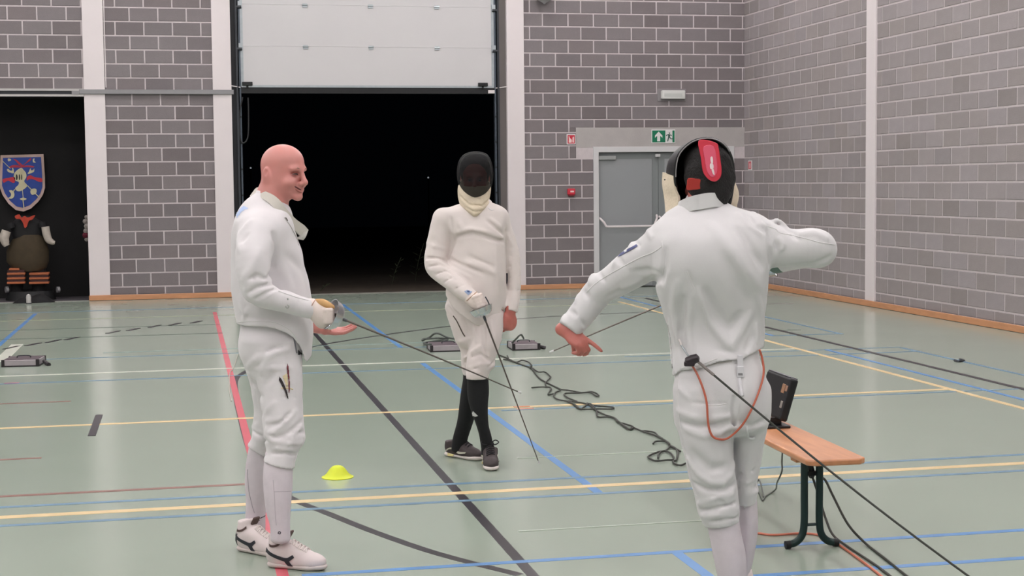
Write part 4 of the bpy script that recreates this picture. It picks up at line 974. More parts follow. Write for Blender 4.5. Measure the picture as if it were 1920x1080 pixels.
# ================================================================== bareheaded man on the left
F1 = Fig(.40, 6.65)
def build_left():
    F = F1; U, V = F.u, F.v
    root = None
    # ---------- jacket
    torso = F.loft([(361, 479, 506, .05, .0), (367, 471, 518, .062, .0), (375, 461, 530, .082, .0), (388, 450, 543, .115, .0), (404, 442, 549, .16, .0), (424, 436, 553, .195, .0), (450, 433, 558, .195, .0), (475, 433, 567, .18, 0), (500, 433, 571, .17, 0), (530, 433, 579, .17, 0), (560, 435, 584, .175, 0), (590, 441, 586, .18, 0), (612, 445, 587, .185, 0), (640, 447, 586, .185, 0), (672, 456, 583, .18, 0), (690, 462, 578, .17, 0)], k=.03, p=2.3)
    armN = F.chain([(488, 432, -.13, 36), (480, 456, -.185, 35), (474, 490, -.235, 34), (479, 528, -.25, 31), (486, 549, -.26, 27), (517, 560, -.25, 22.5), (550, 570, -.23, 19.8), (584, 580.5, -.205, 18.2)], k=.035)
    armF = F.chain([(490, 410, .15, 33), (500, 450, .21, 32), (515, 500, .23, 29), (530, 545, .22, 26), (555, 583, .17, 20), (588, 607, .13, 15)], k=.03)
    hem = np.array([(380, 604), (446, 606.5), (474, 605.5), (500, 606), (515, 608.5), (535, 616), (549, 626), (560, 641), (566, 655), (569, 668), (574, 674), (580, 668), (600, 660)], float)
    hu = np.array([(F.W(x, y)-F.O)@U for x, y in hem]); hz = np.array([F.W(x, y)[2] for x, y in hem])
    base = SDF([torso, armN, armF]); 
    wr = F.W(586, 581, -.205); wd = nrm(F.W(586, 581, -.205)-F.W(550, 570, -.23)); wf = F.W(588, 607, .13); wfd = nrm(wf-F.W(555, 583, .17))
    def hemcut(P): return np.interp((P-F.O)@U, hu, hz)-P[:, 2]
    def nearcut(P): 
        d = (P-wr)@wd; near = np.linalg.norm(P-wr, axis=1) < .09; return np.where(near, d, -1)
    def farcut(P):
        d = (P-wf)@wfd; near = np.linalg.norm(P-wf, axis=1) < .09; return np.where(near, d, -1)
    R = F.ridges(base, [([(452, 470), (447, 440)], 8, 14), ([(463, 440), (452, 455)], -8, 10), ([(470, 415), (455, 432), (447, 450)], 7, 12),
        ([(513, 440), (517, 465), (510, 500), (504, 520)], -14, 13), ([(507, 450), (512, 480)], 5, 12), ([(487, 470), (470, 505), (458, 525)], 8, 16),
        ([(470, 524), (482, 518), (497, 522)], -20, 9), ([(462, 534), (475, 522), (498, 518)], 9, 9), ([(460, 545), (476, 530), (500, 527)], 6, 8), ([(465, 548), (482, 540), (505, 532)], -7, 8), ([(470, 558), (490, 546), (512, 540)], 5, 8), ([(480, 560), (500, 548), (520, 541)], -5, 7),
        ([(500, 555), (515, 548)], 4, 7), ([(530, 500), (545, 540)], 5, 18), ([(560, 560), (558, 582)], -3, 7), ([(570, 560), (566, 588)], 3, 7), ([(450, 560), (458, 590)], 6, 14), ([(470, 570), (500, 590)], -6, 16), ([(452, 590), (470, 596), (520, 600)], -3, 10), ([(465, 580), (455, 600)], 4, 10), ([(540, 480), (560, 500)], -4, 20), ([(515, 515), (530, 560)], -5, 20)])
    J = SDF([torso, armN, armF], [hemcut, nearcut, farcut], R, .0012)
    # ---------- breeches
    pel = F.loft([(585, 456, 560, .13), (605, 452, 562, .145), (640, 446, 565, .165), (665, 449, 566, .165), (690, 462, 566, .14)], k=.03, p=2.2)
    legN = F.loft([(640, 456, 566, .10, -.08), (680, 470, 567, .10, -.085), (710, 480, 568, .10, -.09), (745, 486, 567, .098, -.10), (780, 491, 569, .095, -.115), (805, 493, 571, .092, -.125), (822, 494, 573, .09, -.13), (834, 497, 569, .085, -.135), (846, 499, 560, .075, -.14), (858, 495, 557, .072, -.145), (870, 492, 554, .070, -.15), (882, 494, 552, .066, -.155)], k=.02)
    legFar = F.loft([(640, 448, 550, .10, .09), (670, 452, 545, .10, .10), (700, 463, 542, .10, .11), (735, 472, 538, .098, .13), (770, 476, 532, .095, .15), (795, 473, 526, .092, .165), (815, 472, 520, .088, .175), (826, 469, 516, .08, .18), (836, 463, 513, .072, .185), (850, 466, 508, .068, .19), (858, 467, 506, .066, .195)], k=.02)
    bb = SDF([pel, legN, legFar])
    ka, kb = F.W(492, 864, -.15), F.W(553, 878, -.15); kn = nrm(np.cross(nrm(kb-ka), V)); kn = kn if kn[2] < 0 else -kn
    ga, gb = F.W(462, 834, .19), F.W(500, 854, .19); gn = nrm(np.cross(nrm(gb-ga), V)); gn = gn if gn[2] < 0 else -gn
    zmid = F.W(500, 780)[2]
    def kcut(P):
        vv = (P-F.O)@V; d = np.where(vv < .03, (P-ka)@kn, (P-ga)@gn); return np.where(P[:, 2] < zmid, d, -1)
    RB = F.ridges(bb, [([(500, 660), (480, 675), (465, 690)], 8, 14), ([(540, 655), (515, 660), (500, 672), (490, 700)], 8, 12), ([(525, 650), (490, 665)], -7, 12), ([(545, 690), (510, 690), (480, 692)], 6, 10), ([(475, 720), (490, 745)], -8, 16), ([(515, 700), (500, 720)], -6, 14),
        ([(500, 770), (515, 755)], 6, 10), ([(555, 770), (535, 790), (515, 810), (502, 812)], 9, 9), ([(545, 775), (525, 795), (508, 798)], -9, 9), ([(500, 803), (498, 815), (510, 826), (540, 832), (566, 830)], 10, 8), ([(515, 822), (535, 815), (556, 800), (567, 788)], -9, 9), ([(550, 815), (565, 795)], 7, 8), ([(548, 824), (570, 818)], 6, 7), ([(545, 812), (568, 810)], -6, 6),
        ([(495, 842), (520, 841), (545, 843)], 8, 6), ([(510, 850), (535, 849), (555, 852)], -10, 6), ([(555, 838), (545, 836)], -6, 8), ([(476, 790), (492, 775)], -8, 9), ([(474, 808), (490, 818), (500, 826)], -9, 7), ([(474, 814), (488, 828)], 6, 7), ([(472, 800), (490, 812)], 6, 7), ([(500, 790), (530, 785)], 6, 9), ([(530, 735), (552, 733)], 3, 4), ([(528, 745), (556, 745)], -3, 4), ([(530, 722), (552, 720)], 3, 4)])
    BR = SDF([pel, legN, legFar], [kcut], RB, .0014)
    # ---------- socks
    sockN = F.loft([(850, 497, 552, .060, -.14), (884, 493, 549, .060, -.155), (905, 493, 549, .062, -.16), (930, 495, 547, .060, -.17), (960, 499, 545, .052, -.18), (985, 506, 544, .046, -.19), (1010, 507, 545, .045, -.195)], k=.01)
    sockF = F.loft([(830, 468, 508, .058, .185), (868, 461, 508, .060, .20), (905, 459, 507, .062, .215), (935, 461, 502, .055, .225), (965, 460, 498, .048, .235), (990, 459, 498, .046, .24)], k=.01)
    # ---------- body (skin): head, neck, hands, and the covered limbs
    hc = F.W(531.5, 307); f = nrm(U*math.cos(math.radians(36))-V*math.sin(math.radians(36))+np.array([0, 0, -.03]))
    up = nrm(np.array([0, 0, 1.])+U*.02)
    hp, X, A = head(hc, f, up, 1.0)
    neck = F.chain([(523, 340, 0, 30), (512, 365, 0, 31), (505, 395, 0, 36)], k=.03)
    hw = F.W(603, 617, .13); hd = nrm(F.W(650, 624, .10)-hw); hn = nrm(np.array([0, 0, 1.])-V*.3); ht = nrm(np.cross(hn, hd)); ht = ht if ht@V < 0 else -ht
    lh = hand(hw, hd, hn, ht, (14, 16, 12), thumb=(.75, .35, .75), tcurl=.25, s=.92, fat=.95)
    gw = F.W(590, 582, -.205); G = F.W(627, 592, -.20); tip = F.W(980, 733, -.20+.30)
    bd = nrm(tip-G)
    fist = [Chain([gw, F.W(604, 590, -.205)], .024, k=.01), Ell(F.W(606, 592, -.205), (.034, .034, .038), None, .01)]
    inner = [shrink(torso, .05), shrink(pel, .04)]+[shrink(p, .022) for p in (armN, armF, legN, legFar, sockN, sockF)]
    body = SDF(hp+[neck]+lh+inner+fist, [lambda P: .03-P[:, 2]])
    v, fc_ = polygonise(body, .0042)
    person = fast_mesh('person', v, fc_, m_skin)
    tag(person, 'bareheaded bald man in white fencing clothes holding a sword at the left', 'person', 'the three fencers')
    jk = solid('jacket', J, .006, m_jL, person); br = solid('breeches', BR, .006, m_jL, person)
    s1 = solid('sock', SDF([sockN]), .007, m_sockw, person); s2 = solid('sock', SDF([sockF]), .007, m_sockw, person)
    # face details
    HS = SDF(hp)
    for sd_ in (1, -1):
        P = [X(.089, sd_*.018, -.045), X(.087, sd_*.030, -.042), X(.077, sd_*.044, -.045)]
        MB().tube(catmull(P, 4), [.0015, .0025, .003, .0035, .0035, .003, .0025, .002, .0015], 6).build('eye', m_eye, person, True)
        P = [X(.0955, sd_*.012, -.024), X(.0925, sd_*.030, -.018), X(.076, sd_*.050, -.024)]
        MB().tube(catmull(P, 4), [.002, .003, .004, .004, .004, .004, .003, .003, .002], 6).build('eyebrow', m_brow, person, True)
    P = [F.surf(HS, x, y)-V*.000 for x, y in ((552.5, 349.5), (557, 352), (561, 354.5), (565, 356.2))]
    MB().tube(catmull(P, 4), [.001, .002]+[.0032]*9+[.002, .001], 6).build('mouth', m_mouth, person, True)
    P = [F.surf(HS, x, y)-V*.001 for x, y in ((554, 354.5), (559, 358.5), (565, 360))]
    MB().tube(catmull(P, 4), [.001]+[.0035]*7+[.002], 6).build('lower_lip', mat('lip_pink', '#b06a62', .5), person, True)
    # collar, open at the throat
    dvN = [.01, -.05, -.085, -.10, -.09, -.06, -.03, -.012]
    Tn = [F.W(x, y, dv) for (x, y), dv in zip(((480, 355), (496, 359), (515, 368), (528, 380), (538, 394), (553, 410), (569, 422), (577, 431)), dvN)]
    Bn = [F.W(x, y, dv-.012) for (x, y), dv in zip(((470, 369), (489, 372), (504, 381), (518, 396), (532, 410), (543, 423), (558, 438), (567, 447)), dvN)]
    ribbon(Tn, Bn, .011, 'collar', m_collar, jk)
    Tf = [F.W(x, y, dv) for x, y, dv in ((480, 355, .01), (487, 352, .07), (505, 357, .10), (522, 370, .095), (534, 388, .07))]
    Bf = [F.W(x, y, dv) for x, y, dv in ((470, 369, .012), (480, 368, .09), (500, 374, .12), (520, 388, .11), (534, 404, .08))]
    ribbon(Tf, Bf, .010, 'collar', m_collar, jk)
    ribbon([F.W(577, 431, -.012), F.W(573, 442, -.02), F.W(568, 449, -.015)], [F.W(569, 436, -.03), F.W(562, 444, -.035), F.W(557, 447, -.03)], .010, 'collar_flap', cloth('flap_white', '#dcd9d3'), jk)
    F.line(J, [(533, 408), (545, 425), (556, 447), (560, 460)], .0025, 'placket', mat('placket_grey', '#b5b2ae', .8), jk)
    F.line(J, [(535, 408), (537, 411), (539, 414)], .004, 'button', mat('button_dark', '#6d6762', .6), jk)
    F.patch(J, [(442, 402), (452, 388), (458, 386), (466, 391), (458, 393), (452, 398), (444, 409)], 'back_print', mat('print_blue', '#b3c6ea', .7), jk, .003)
    F.line(J, [(522, 546), (540, 552), (558, 558), (578, 563)], .0022, 'cuff_seam', m_seam, jk); 
    F.line(J, [(535, 574), (539, 578), (542, 574), (539, 571)], .003, 'badge', mat('badge_grey', '#b9b9b7', .6), jk); F.line(J, [(539, 559), (541, 562)], .004, 'badge', mat('badge_grey', '#b9b9b7', .6), jk)
    F.line(J, [(446, 604), (474, 602), (512, 604), (533, 612), (547, 622), (557, 637)], .0022, 'hem_seam', m_seam, jk)
    # emblem on the thigh: two crossed dark arrows with stitching
    kk = mat('emblem_dark', '#2d2327', .7); kr = mat('emblem_red', '#6e2a33', .7); kg = mat('emblem_gold', '#d8c8a2', .7)
    em = F.patch(BR, [(539, 681), (541, 687), (542, 700), (543.5, 720), (543, 736), (541, 736), (541.5, 716), (539, 700), (538, 689)], 'leg_emblem', kr, br, .004, .7)
    F.patch(BR, [(524, 706), (528, 711), (533, 721), (538, 733), (541, 747), (539, 747), (535, 735), (528, 722), (523, 712)], 'emblem_arrow', kk, em, .004, .7)
    F.patch(BR, [(530, 705), (538, 700), (540, 722), (538, 728), (534, 716)], 'emblem_fill', kg, em, .0025, .8)
    F.line(BR, [(527, 728), (541, 728), (549, 730)], .003, 'emblem_bar', kg, em); F.line(BR, [(531, 709), (543, 708)], .003, 'emblem_bar', kg, em)
    # waist tab under the hem
    F.line(BR, [(550, 628), (553, 645), (556, 662)], .004, 'waist_strap', mat('strap_grey', '#77767c', .6), br); 
    F.patch(BR, [(559, 655), (567, 664), (559, 665)], 'waist_tab', m_black, br, .006, .8)
    # glove
    cuff = [F.chain([(584, 577, -.205, 18), (596, 585, -.205, 18.5), (606, 592, -.205, 17)], k=.02)]
    gp = F.W(615, 588, -.205)
    tdir = nrm(-V); fd = bd
    fing = []
    for i in range(4):
        c = F.W(609+i*.5, 581+i*7.0, -.205); fing.append(Chain([c-V*.012-U*.01, c-V*.036+U*.004, c-V*.034+U*.024, c-V*.004+U*.03], [.0115, .0115, .011, .0105], k=.006))
    gl = SDF(cuff+[Ell(F.W(604, 597, -.205), (.036, .036, .044), None, .02)]+fing)
    g_ = solid('glove', gl, .005, m_glove, person)
    thumb = SDF([F.chain([(594, 567, -.21, 7), (606, 568, -.22, 7.5), (617, 573, -.225, 6.2), (623, 576, -.22, 5)], k=.01)]); solid('glove_thumb', thumb, .004, m_tan, person)
    e = F.line(gl, [(592, 561), (585, 572), (579, 587)], .0025, 'cuff_edge', mat('cuff_brown', '#b08f80', .7), g_)
    epee(G, bd, 'epee held by the bareheaded man, pointing down to the right', blade=.92)
    # shoes
    for (hp_, tp, lab, dz) in (((502, 1061), (613, 1069.5), 'near', .045), ((448, 1030), (533, 1045), 'far', .045)):
        hh, tt = at_f(*hp_), at_f(*tp); u_, so, XX, d_, sd_ = shoe(hh, tt, dz)
        m_sh = mat('shoe_white', '#ddd0cf', .45, var=.03, scale=20)
        s_ = solid('shoe', u_, .006, m_sh, person); solid('sole', so, .006, mat('sole_white', '#d0c4c0', .6), s_)
        nv = -V; ns = sd_ if sd_@V < 0 else -sd_
        def on(a, b, lift=.001):   # point on the near flank at length a, height b
            p0 = hh+d_*a*np.linalg.norm(tt-hh)+np.array([0, 0, b])+ns*.12; T_ = np.linspace(0, .16, 120); Q = p0-np.outer(T_, ns); D = u_(Q); i = int(np.argmax(D < 0)) if (D < 0).any() else int(np.argmin(D)); return Q[max(i-1, 0)]+ns*lift
        mk = mat('shoe_stripe_dark', '#262830', .5); mbw = mat('shoe_stripe_brown', '#54403c', .6)
        ribbon([on(a, b) for a, b in ((.03, .085), (.14, .073), (.28, .058), (.40, .052), (.50, .066))], [on(a, b) for a, b in ((.02, .068), (.14, .058), (.28, .043), (.42, .036), (.53, .056))], .004, 'side_stripe', mk, s_)
        ribbon([on(a, b) for a, b in ((.33, .050), (.38, .030), (.42, .018))], [on(a, b) for a, b in ((.42, .050), (.46, .030), (.50, .018))], .004, 'side_stripe', mk, s_)
        if lab == 'far': ribbon([on(a, b) for a, b in ((.02, .085), (.015, .05), (.02, .028))], [on(a, b) for a, b in ((.13, .085), (.10, .05), (.08, .028))], .004, 'heel_patch', mk, s_)
        ribbon([on(a, b) for a, b in ((.04, .120), (.13, .104), (.24, .108), (.30, .122))], [on(a, b) for a, b in ((.04, .111), (.13, .095), (.24, .098), (.31, .112))], .004, 'collar_stripe', mbw, s_)
        # laces and tongue
        def top(a, lat): 
            p0 = hh+d_*a*np.linalg.norm(tt-hh)+sd_*lat+np.array([0, 0, .25]); T_ = np.linspace(0, .24, 200); Q = p0-np.outer(T_, np.array([0, 0, 1.])); D = u_(Q); i = int(np.argmax(D < 0)) if (D < 0).any() else int(np.argmin(D)); return Q[max(i-1, 0)]
        for k in range(5):
            a = .44+k*.055; MB().tube(catmull([top(a, -.022), top(a+.015, 0)+[0, 0, .004], top(a+.03, .022)], 4), .0035, 6).build('lace', mat('lace_white', '#e4dad6', .6), s_, True)
            MB().tube(catmull([top(a+.03, -.022), top(a+.015, 0)+[0, 0, .007], top(a, .022)], 4), .0035, 6).build('lace', mat('lace_white', '#e4dad6', .6), s_, True)
        tg = top(.40, 0); 
        MB().obox(hh+d_*.385*np.linalg.norm(tt-hh)+np.array([0, 0, .143]), (nrm(d_+np.array([0, 0, -.6])), sd_, nrm(np.array([0, 0, 1])+d_*.6)), (.006, .020, .020)).build('tongue', mbw, s_, False, .006, 2)
    F.line(SDF([sockF]), [(474, 974), (476, 971), (479, 971), (481, 974), (479, 977), (476, 977), (474, 974)], .002, 'sock_logo', mat('logo_dark', '#3b3740', .7), s2)
    F.line(SDF([sockF]), [(484, 970), (485, 975), (487, 975.5)], .0018, 'sock_logo', mat('logo_dark', '#3b3740', .7), s2); F.line(SDF([sockF]), [(488, 972), (491, 970), (494, 969), (497, 967)], .0022, 'sock_logo', mat('logo_dark', '#3b3740', .7), s2)
    F.line(SDF([sockN]), [(521, 1000), (523, 997), (526, 998), (525, 1001), (521, 1000)], .002, 'sock_logo', mat('logo_dark', '#3b3740', .7), s1)
    F.line(SDF([sockN]), [(512, 900), (514, 925), (516, 960), (518, 985)], .0014, 'rib_seam', mat('sock_seam', '#b8afb6', .8), s1); F.line(SDF([sockN]), [(514, 922), (545, 921)], .0014, 'rib_seam', mat('sock_seam', '#b8afb6', .8), s1)
    F.line(SDF([sockF]), [(464, 880), (466, 915), (472, 945), (477, 962)], .0016, 'rib_seam', mat('sock_seam2', '#9c949b', .8), s2)
build_left()
# ================================================================== masked fencer in the middle
F2 = Fig(1.64, 8.66)
m_mesh = mat('mask_mesh', '#0b0c0e', .75, metal=.0, spec=.2, alpha=.83, bump=.2, bscale=900)
m_maskrim = mat('mask_rim_black', '#0d0d10', .4)
def build_mid():
    F = F2; U, V = F.u, F.v; Z = np.array([0, 0, 1.])
    torso = F.loft([(380, 868, 922, .06, 0), (387, 846, 940, .09, 0), (396, 830, 950, .115, 0), (410, 826, 952, .13, 0), (430, 836, 949, .14, -.01), (450, 847, 948, .14, -.01), (475, 845, 949, .145, -.015), (500, 840, 949, .15, -.02), (530, 837, 949, .155, -.02), (560, 836, 949, .155, -.02), (580, 836, 946, .15, -.02), (600, 838, 942, .145, -.015), (640, 846, 940, .13, 0)], k=.03, p=2.2)
    armR = F.chain([(832, 411, .0, 22), (827, 440, .0, 23.5), (821, 470, -.01, 23.5), (818, 490, -.03, 22.5), (823, 506, -.07, 20.5), (845, 526, -.14, 17.5), (868, 546, -.20, 15.5), (884, 558, -.23, 14.2)], k=.025)
    armL = F.chain([(936, 409, .01, 17), (946, 436, .02, 16.5), (957, 468, .02, 15), (963, 500, .01, 13.5), (964.5, 530, .0, 12.5), (962.5, 560, -.02, 12.3), (957.5, 584, -.04, 13)], k=.022)
    base = SDF([torso, armR, armL])
    hem = np.array([(820, 548), (836, 553), (850, 575), (870, 590), (890, 604), (910, 612), (925, 610), (937, 597), (946, 578), (960, 560)], float)
    hu = np.array([(F.W(x, y)-F.O)@U for x, y in hem]); hz = np.array([F.W(x, y)[2] for x, y in hem])
    wr = F.W(885.5, 559, -.232); wd = nrm(wr-F.W(868, 546, -.20)); wl = F.W(957.5, 584, -.04); wld = nrm(F.W(958, 586, -.04)-F.W(962.5, 560, -.02))
    def hemcut(P):
        v = np.interp((P-F.O)@U, hu, hz)-P[:, 2]; near = ((P-F.O)@V < -.16) | ((P-F.O)@U > F_edge); return np.where(near, -1, v)
    F_edge = (F.W(951, 560)-F.O)@U
    def cuts(P):
        a = np.where(np.linalg.norm(P-wr, axis=1) < .075, (P-wr)@wd, -1); b = np.where(np.linalg.norm(P-wl, axis=1) < .075, (P-wl)@wld, -1); return np.maximum(a, b)
    R = F.ridges(base, [([(855, 445), (868, 440), (885, 437), (905, 441), (925, 448), (944, 452)], -13, 11), ([(860, 436), (880, 430), (905, 434), (940, 446)], 8, 12), ([(915, 415), (930, 428), (944, 440)], -8, 9), ([(920, 411), (938, 425)], 6, 8), ([(838, 482), (870, 498), (905, 512)], -8, 10), ([(845, 478), (880, 494), (925, 512)], 7, 11), ([(880, 480), (925, 500)], -5, 12), ([(842, 500), (880, 520)], 5, 12),
        ([(855, 445), (849, 462), (841, 485)], -14, 10), ([(948, 432), (949, 462), (949, 500), (950, 530)], -14, 9), ([(800, 484), (820, 484), (838, 490)], -10, 7), ([(800, 490), (822, 490), (838, 497)], 8, 7), ([(803, 500), (825, 497), (842, 504)], -8, 7), ([(808, 508), (830, 502), (846, 510)], 6, 7), ([(815, 515), (838, 508), (850, 516)], -6, 6), ([(822, 523), (842, 514), (856, 523)], 6, 6), ([(832, 530), (850, 520)], -5, 6), ([(840, 538), (862, 528)], 5, 7), ([(852, 543), (870, 534)], -5, 6), ([(800, 455), (815, 462), (836, 468)], 5, 9),
        ([(958, 470), (974, 466)], 6, 6), ([(956, 480), (976, 478)], -6, 6), ([(955, 489), (977, 484)], 6, 6), ([(955, 500), (976, 496)], -6, 6), ([(955, 510), (976, 506)], 5, 6), ([(955, 522), (976, 518)], -5, 6), ([(955, 534), (975, 530)], 5, 6), ([(955, 545), (974, 543)], -4, 6), ([(952, 440), (960, 460)], 5, 8), ([(845, 410), (850, 435)], -6, 12), ([(860, 415), (868, 430)], 5, 14), ([(855, 530), (860, 560)], 4, 14), ([(930, 470), (932, 560)], 4, 18)])
    J = SDF([torso, armR, armL], [hemcut, cuts], R, .0014)
    # breeches
    pel = F.loft([(535, 846, 940, .10), (552, 842, 941, .11), (575, 834, 943, .125), (590, 840, 944, .135), (610, 846, 943, .13), (635, 854, 941, .12)], k=.025, p=2.2)
    lA = F.loft([(590, 838, 900, .10, .02), (615, 847, 906, .10, .02), (640, 856, 910, .095, .03), (660, 864, 914, .09, .04), (680, 865, 916, .088, .05), (695, 866, 914, .082, .055), (709, 871, 908, .07, .06)], k=.02)
    lB = F.loft([(590, 880, 944, .10, -.05), (615, 884, 943, .10, -.07), (640, 882, 940, .098, -.085), (660, 877, 933, .092, -.095), (675, 875, 928, .09, -.10), (686, 874, 928, .085, -.105), (697, 874, 919, .078, -.11), (709, 874, 915, .07, -.115)], k=.02)
    zc = F.W(890, 705)[2]
    bb = SDF([pel, lA, lB])
    RB = F.ridges(bb, [([(905, 600), (908, 625), (908, 650), (912, 672)], -12, 9), ([(870, 672), (885, 660), (900, 650)], 9, 8), ([(872, 680), (888, 668), (905, 662)], -9, 7), ([(895, 655), (915, 668)], 8, 7), ([(900, 662), (918, 676)], -9, 7), ([(880, 690), (900, 683), (918, 682)], 8, 7), ([(875, 695), (895, 690)], -6, 6), ([(868, 690), (885, 702), (900, 700)], 6, 7), ([(915, 690), (927, 676)], -8, 7), ([(862, 640), (880, 635)], 6, 10), ([(870, 600), (880, 630)], -8, 12), ([(920, 605), (928, 640)], 7, 12), ([(890, 610), (893, 640)], 6, 10), ([(840, 575), (852, 590)], -6, 9)])
    BR = SDF([pel, lA, lB], [lambda P: zc-P[:, 2]], RB, .0014)
    sA = F.loft([(690, 868, 908, .062, .055), (710, 868, 906, .062, .065), (735, 864, 902, .062, .085), (760, 861, 896, .060, .11), (790, 857, 888, .052, .145), (820, 849, 878, .044, .185), (842, 846, 874, .044, .205)], k=.01)
    sB = F.loft([(690, 876, 917, .062, -.11), (710, 876, 916, .062, -.105), (735, 876, 917, .062, -.095), (760, 880, 915, .060, -.085), (795, 892, 916, .048, -.07), (815, 898, 921, .042, -.06), (840, 902, 926, .042, -.05), (856, 903, 926, .042, -.045)], k=.01)
    # head inside the mask, neck, bare left hand
    hc = F.W(890.5, 322, .03); f = nrm(-V*math.cos(.06)-U*math.sin(.02)+Z*-.08)
    hp, X, A = head(hc, f, Z, .97, False)
    neck = Chain([hc+Z*-.07+V*.01, hc+Z*-.22+V*.02], [.055, .062], k=.03)
    hw = F.W(956.5, 587, -.042); hd = nrm(np.array([0, 0, -1.])-U*.10); hn = nrm(V*.85-U*.45); ht = nrm(-U*.9-V*.42)
    lh = hand(hw, hd, hn, ht, (66, 80, 45), thumb=(.9, .35, .1), tcurl=.15, s=1.02, fat=1.18, spread=.02)
    inner = [shrink(torso, .05)]+[shrink(p, .022) for p in (armR, armL, lA, lB, sA, sB)]+[shrink(pel, .035)]
    G = F.W(903.5, 583, -.27); tip = F.W(1008.5, 859, -.30); bd = nrm(tip-G)
    gw = F.W(886, 560, -.235)
    fist = [Chain([gw, F.W(893, 568, -.25)], .023, k=.01), Ell(F.W(895, 570, -.25), (.03, .03, .032), None, .01)]
    body = SDF(hp+[neck]+lh+inner+fist, [lambda P: .03-P[:, 2]])
    v, fc_ = polygonise(body, .005); person = fast_mesh('person', v, fc_, m_skin2)
    tag(person, 'fencer in black mask and black socks standing in the middle', 'person', 'the three fencers')
    jk = solid('jacket', J, .007, m_jM, person); br = solid('breeches', BR, .007, m_bM, person)
    solid('sock', SDF([sA]), .008, m_sockk, person); s2 = solid('sock', SDF([sB]), .008, m_sockk, person)
    for sd_ in (1, -1):
        MB().lathe([(.001, -.009), (.005, -.004), (.006, 0), (.005, .004), (.001, .009)], X(.080, sd_*.031, -.044), f, 10).build('eye', m_eye, person, True)
        MB().tube(catmull([X(.094, sd_*.014, -.024), X(.092, sd_*.032, -.018), X(.078, sd_*.05, -.025)], 4), .003, 6).build('eyebrow', m_browM, person, True)
    MB().tube(catmull([X(.092, -.024, -.112), X(.101, 0, -.110), X(.092, .024, -.112)], 4), .004, 6).build('mouth', m_mouth, person, True)
    hair = SDF([Ell(hc+A[0]*-.016+A[2]*.014, (.098, .083, .082), A, .01), Ell(hc+A[0]*-.03+A[2]*-.03, (.08, .082, .07), A, .02)], [lambda P: ((P-hc)@A[0])*.9-.048-((P-hc)@A[2])*.35]); solid('hair', hair, .006, mat('hair_brown', '#33241d', .6, bump=.4, bscale=150), person)
    # mask: wire bowl in front of the face, bib below
    mc = F.W(890.7, 331, .0); mf = nrm(-V-Z*.06); mr = nrm(np.cross(mf, Z)); mu = np.cross(mr, mf)
    out = [(892, 285), (910, 288.5), (919, 300), (923.5, 318), (923.5, 336), (919, 353), (908, 368), (890, 376.5), (874, 367), (864, 353), (858.5, 336), (858, 318), (862, 301), (873, 289)]
    rim = catmull([F.W(x, y, -.01)-mc for x, y in out], 3, True); rows = 9; vs = []; n = len(rim)
    for j in range(rows+1):
        a = j/rows*math.pi/2*.995; k_ = math.cos(a)**.62
        for q in rim: vs.append(mc+(q@mr*mr+q@mu*mu)*k_+mf*(.155*math.sin(a))*(1.0)+mf*.02*math.sin(a)*max(0, -(q@mu))/.15)
    fs = [(j*n+i, j*n+(i+1) % n, (j+1)*n+(i+1) % n, (j+1)*n+i) for j in range(rows) for i in range(n)]; fs.append(tuple(rows*n+i for i in range(n)))
    MB().add(vs, fs).build('mask', m_mesh, person, 'all'); mk = [o for o in bpy.data.objects if o.name.startswith('mask')][-1]
    MB().tube([mc+q for q in rim], .0045, 6, closed=True).build('mask_rim', m_maskrim, mk, True)
    ridge = [mc+mu*(.143*math.cos(t))*(abs(math.cos(t))**-.38 if abs(math.cos(t)) > .05 else 1)+mf*.157*math.sin(t) for t in np.linspace(.25, 2.75, 14)]
    # mask side and back shell
    vs = []; rows = 5
    for j in range(rows+1):
        a = j/rows
        for q in rim: 
            h_ = q@mu; fade = np.clip((h_+.03)/.08, 0, 1); vs.append(mc+q*(1-.10*a*a)-mf*(.012+.10*a*fade))
    fs = [(j*n+i, (j+1)*n+i, (j+1)*n+(i+1) % n, j*n+(i+1) % n) for j in range(rows) for i in range(n)]
    MB().add(vs, fs).build('mask_side', m_maskrim, mk, True)
    bib = F.loft([(338, 861, 921, .075, .01), (350, 859, 921, .085, 0), (362, 858, 920, .095, -.01), (372, 859, 918, .10, -.015), (382, 862, 917, .10, -.03), (391, 867, 913, .10, -.045), (398, 874, 907, .092, -.055), (402, 880, 901, .085, -.06)], k=.02)
    bs = SDF([bib, Ell(mc+mf*.02+mu*.05, (.13, .10, .12), None, .02, 's')]); 
    bs2 = SDF([bib, bs.prims[1]], [], F.ridges(SDF([bib]), [([(862, 366), (880, 384), (905, 386), (918, 372)], -8, 6), ([(866, 374), (885, 391), (905, 391)], 6, 6), ([(860, 352), (870, 372), (885, 382)], 6, 6), ([(872, 388), (890, 397), (905, 395)], -6, 5)]), .001)
    solid('bib', bs2, .006, m_bib, mk)
    # glove and sword
    cuff = F.chain([(878, 554, -.215, 14), (886, 560, -.235, 14.5), (892, 565, -.245, 14.5), (899, 571, -.255, 13.5)], k=.02)
    fing = []
    side = nrm(np.cross(bd, V))
    for i in range(4):
        c = G-bd*(.030+.0195*i); fing.append(Chain([c+side*-.02-V*.0, c-V*.03-side*.012, c-V*.034+side*.014, c-V*.008+side*.028], [.012, .012, .0115, .011], k=.006))
    gl = SDF([cuff, Ell(F.W(897, 569, -.255), (.036, .032, .036), None, .015)]+fing); g_ = solid('glove', gl, .006, m_glove, person)
    F.line(gl, [(875, 564), (884, 556), (894, 547)], .003, 'cuff_edge', mat('cuff_tan', '#b79c85', .7), g_)
    epee(G, bd, 'epee held low by the masked fencer in black socks, tip near the floor', blade=.86)
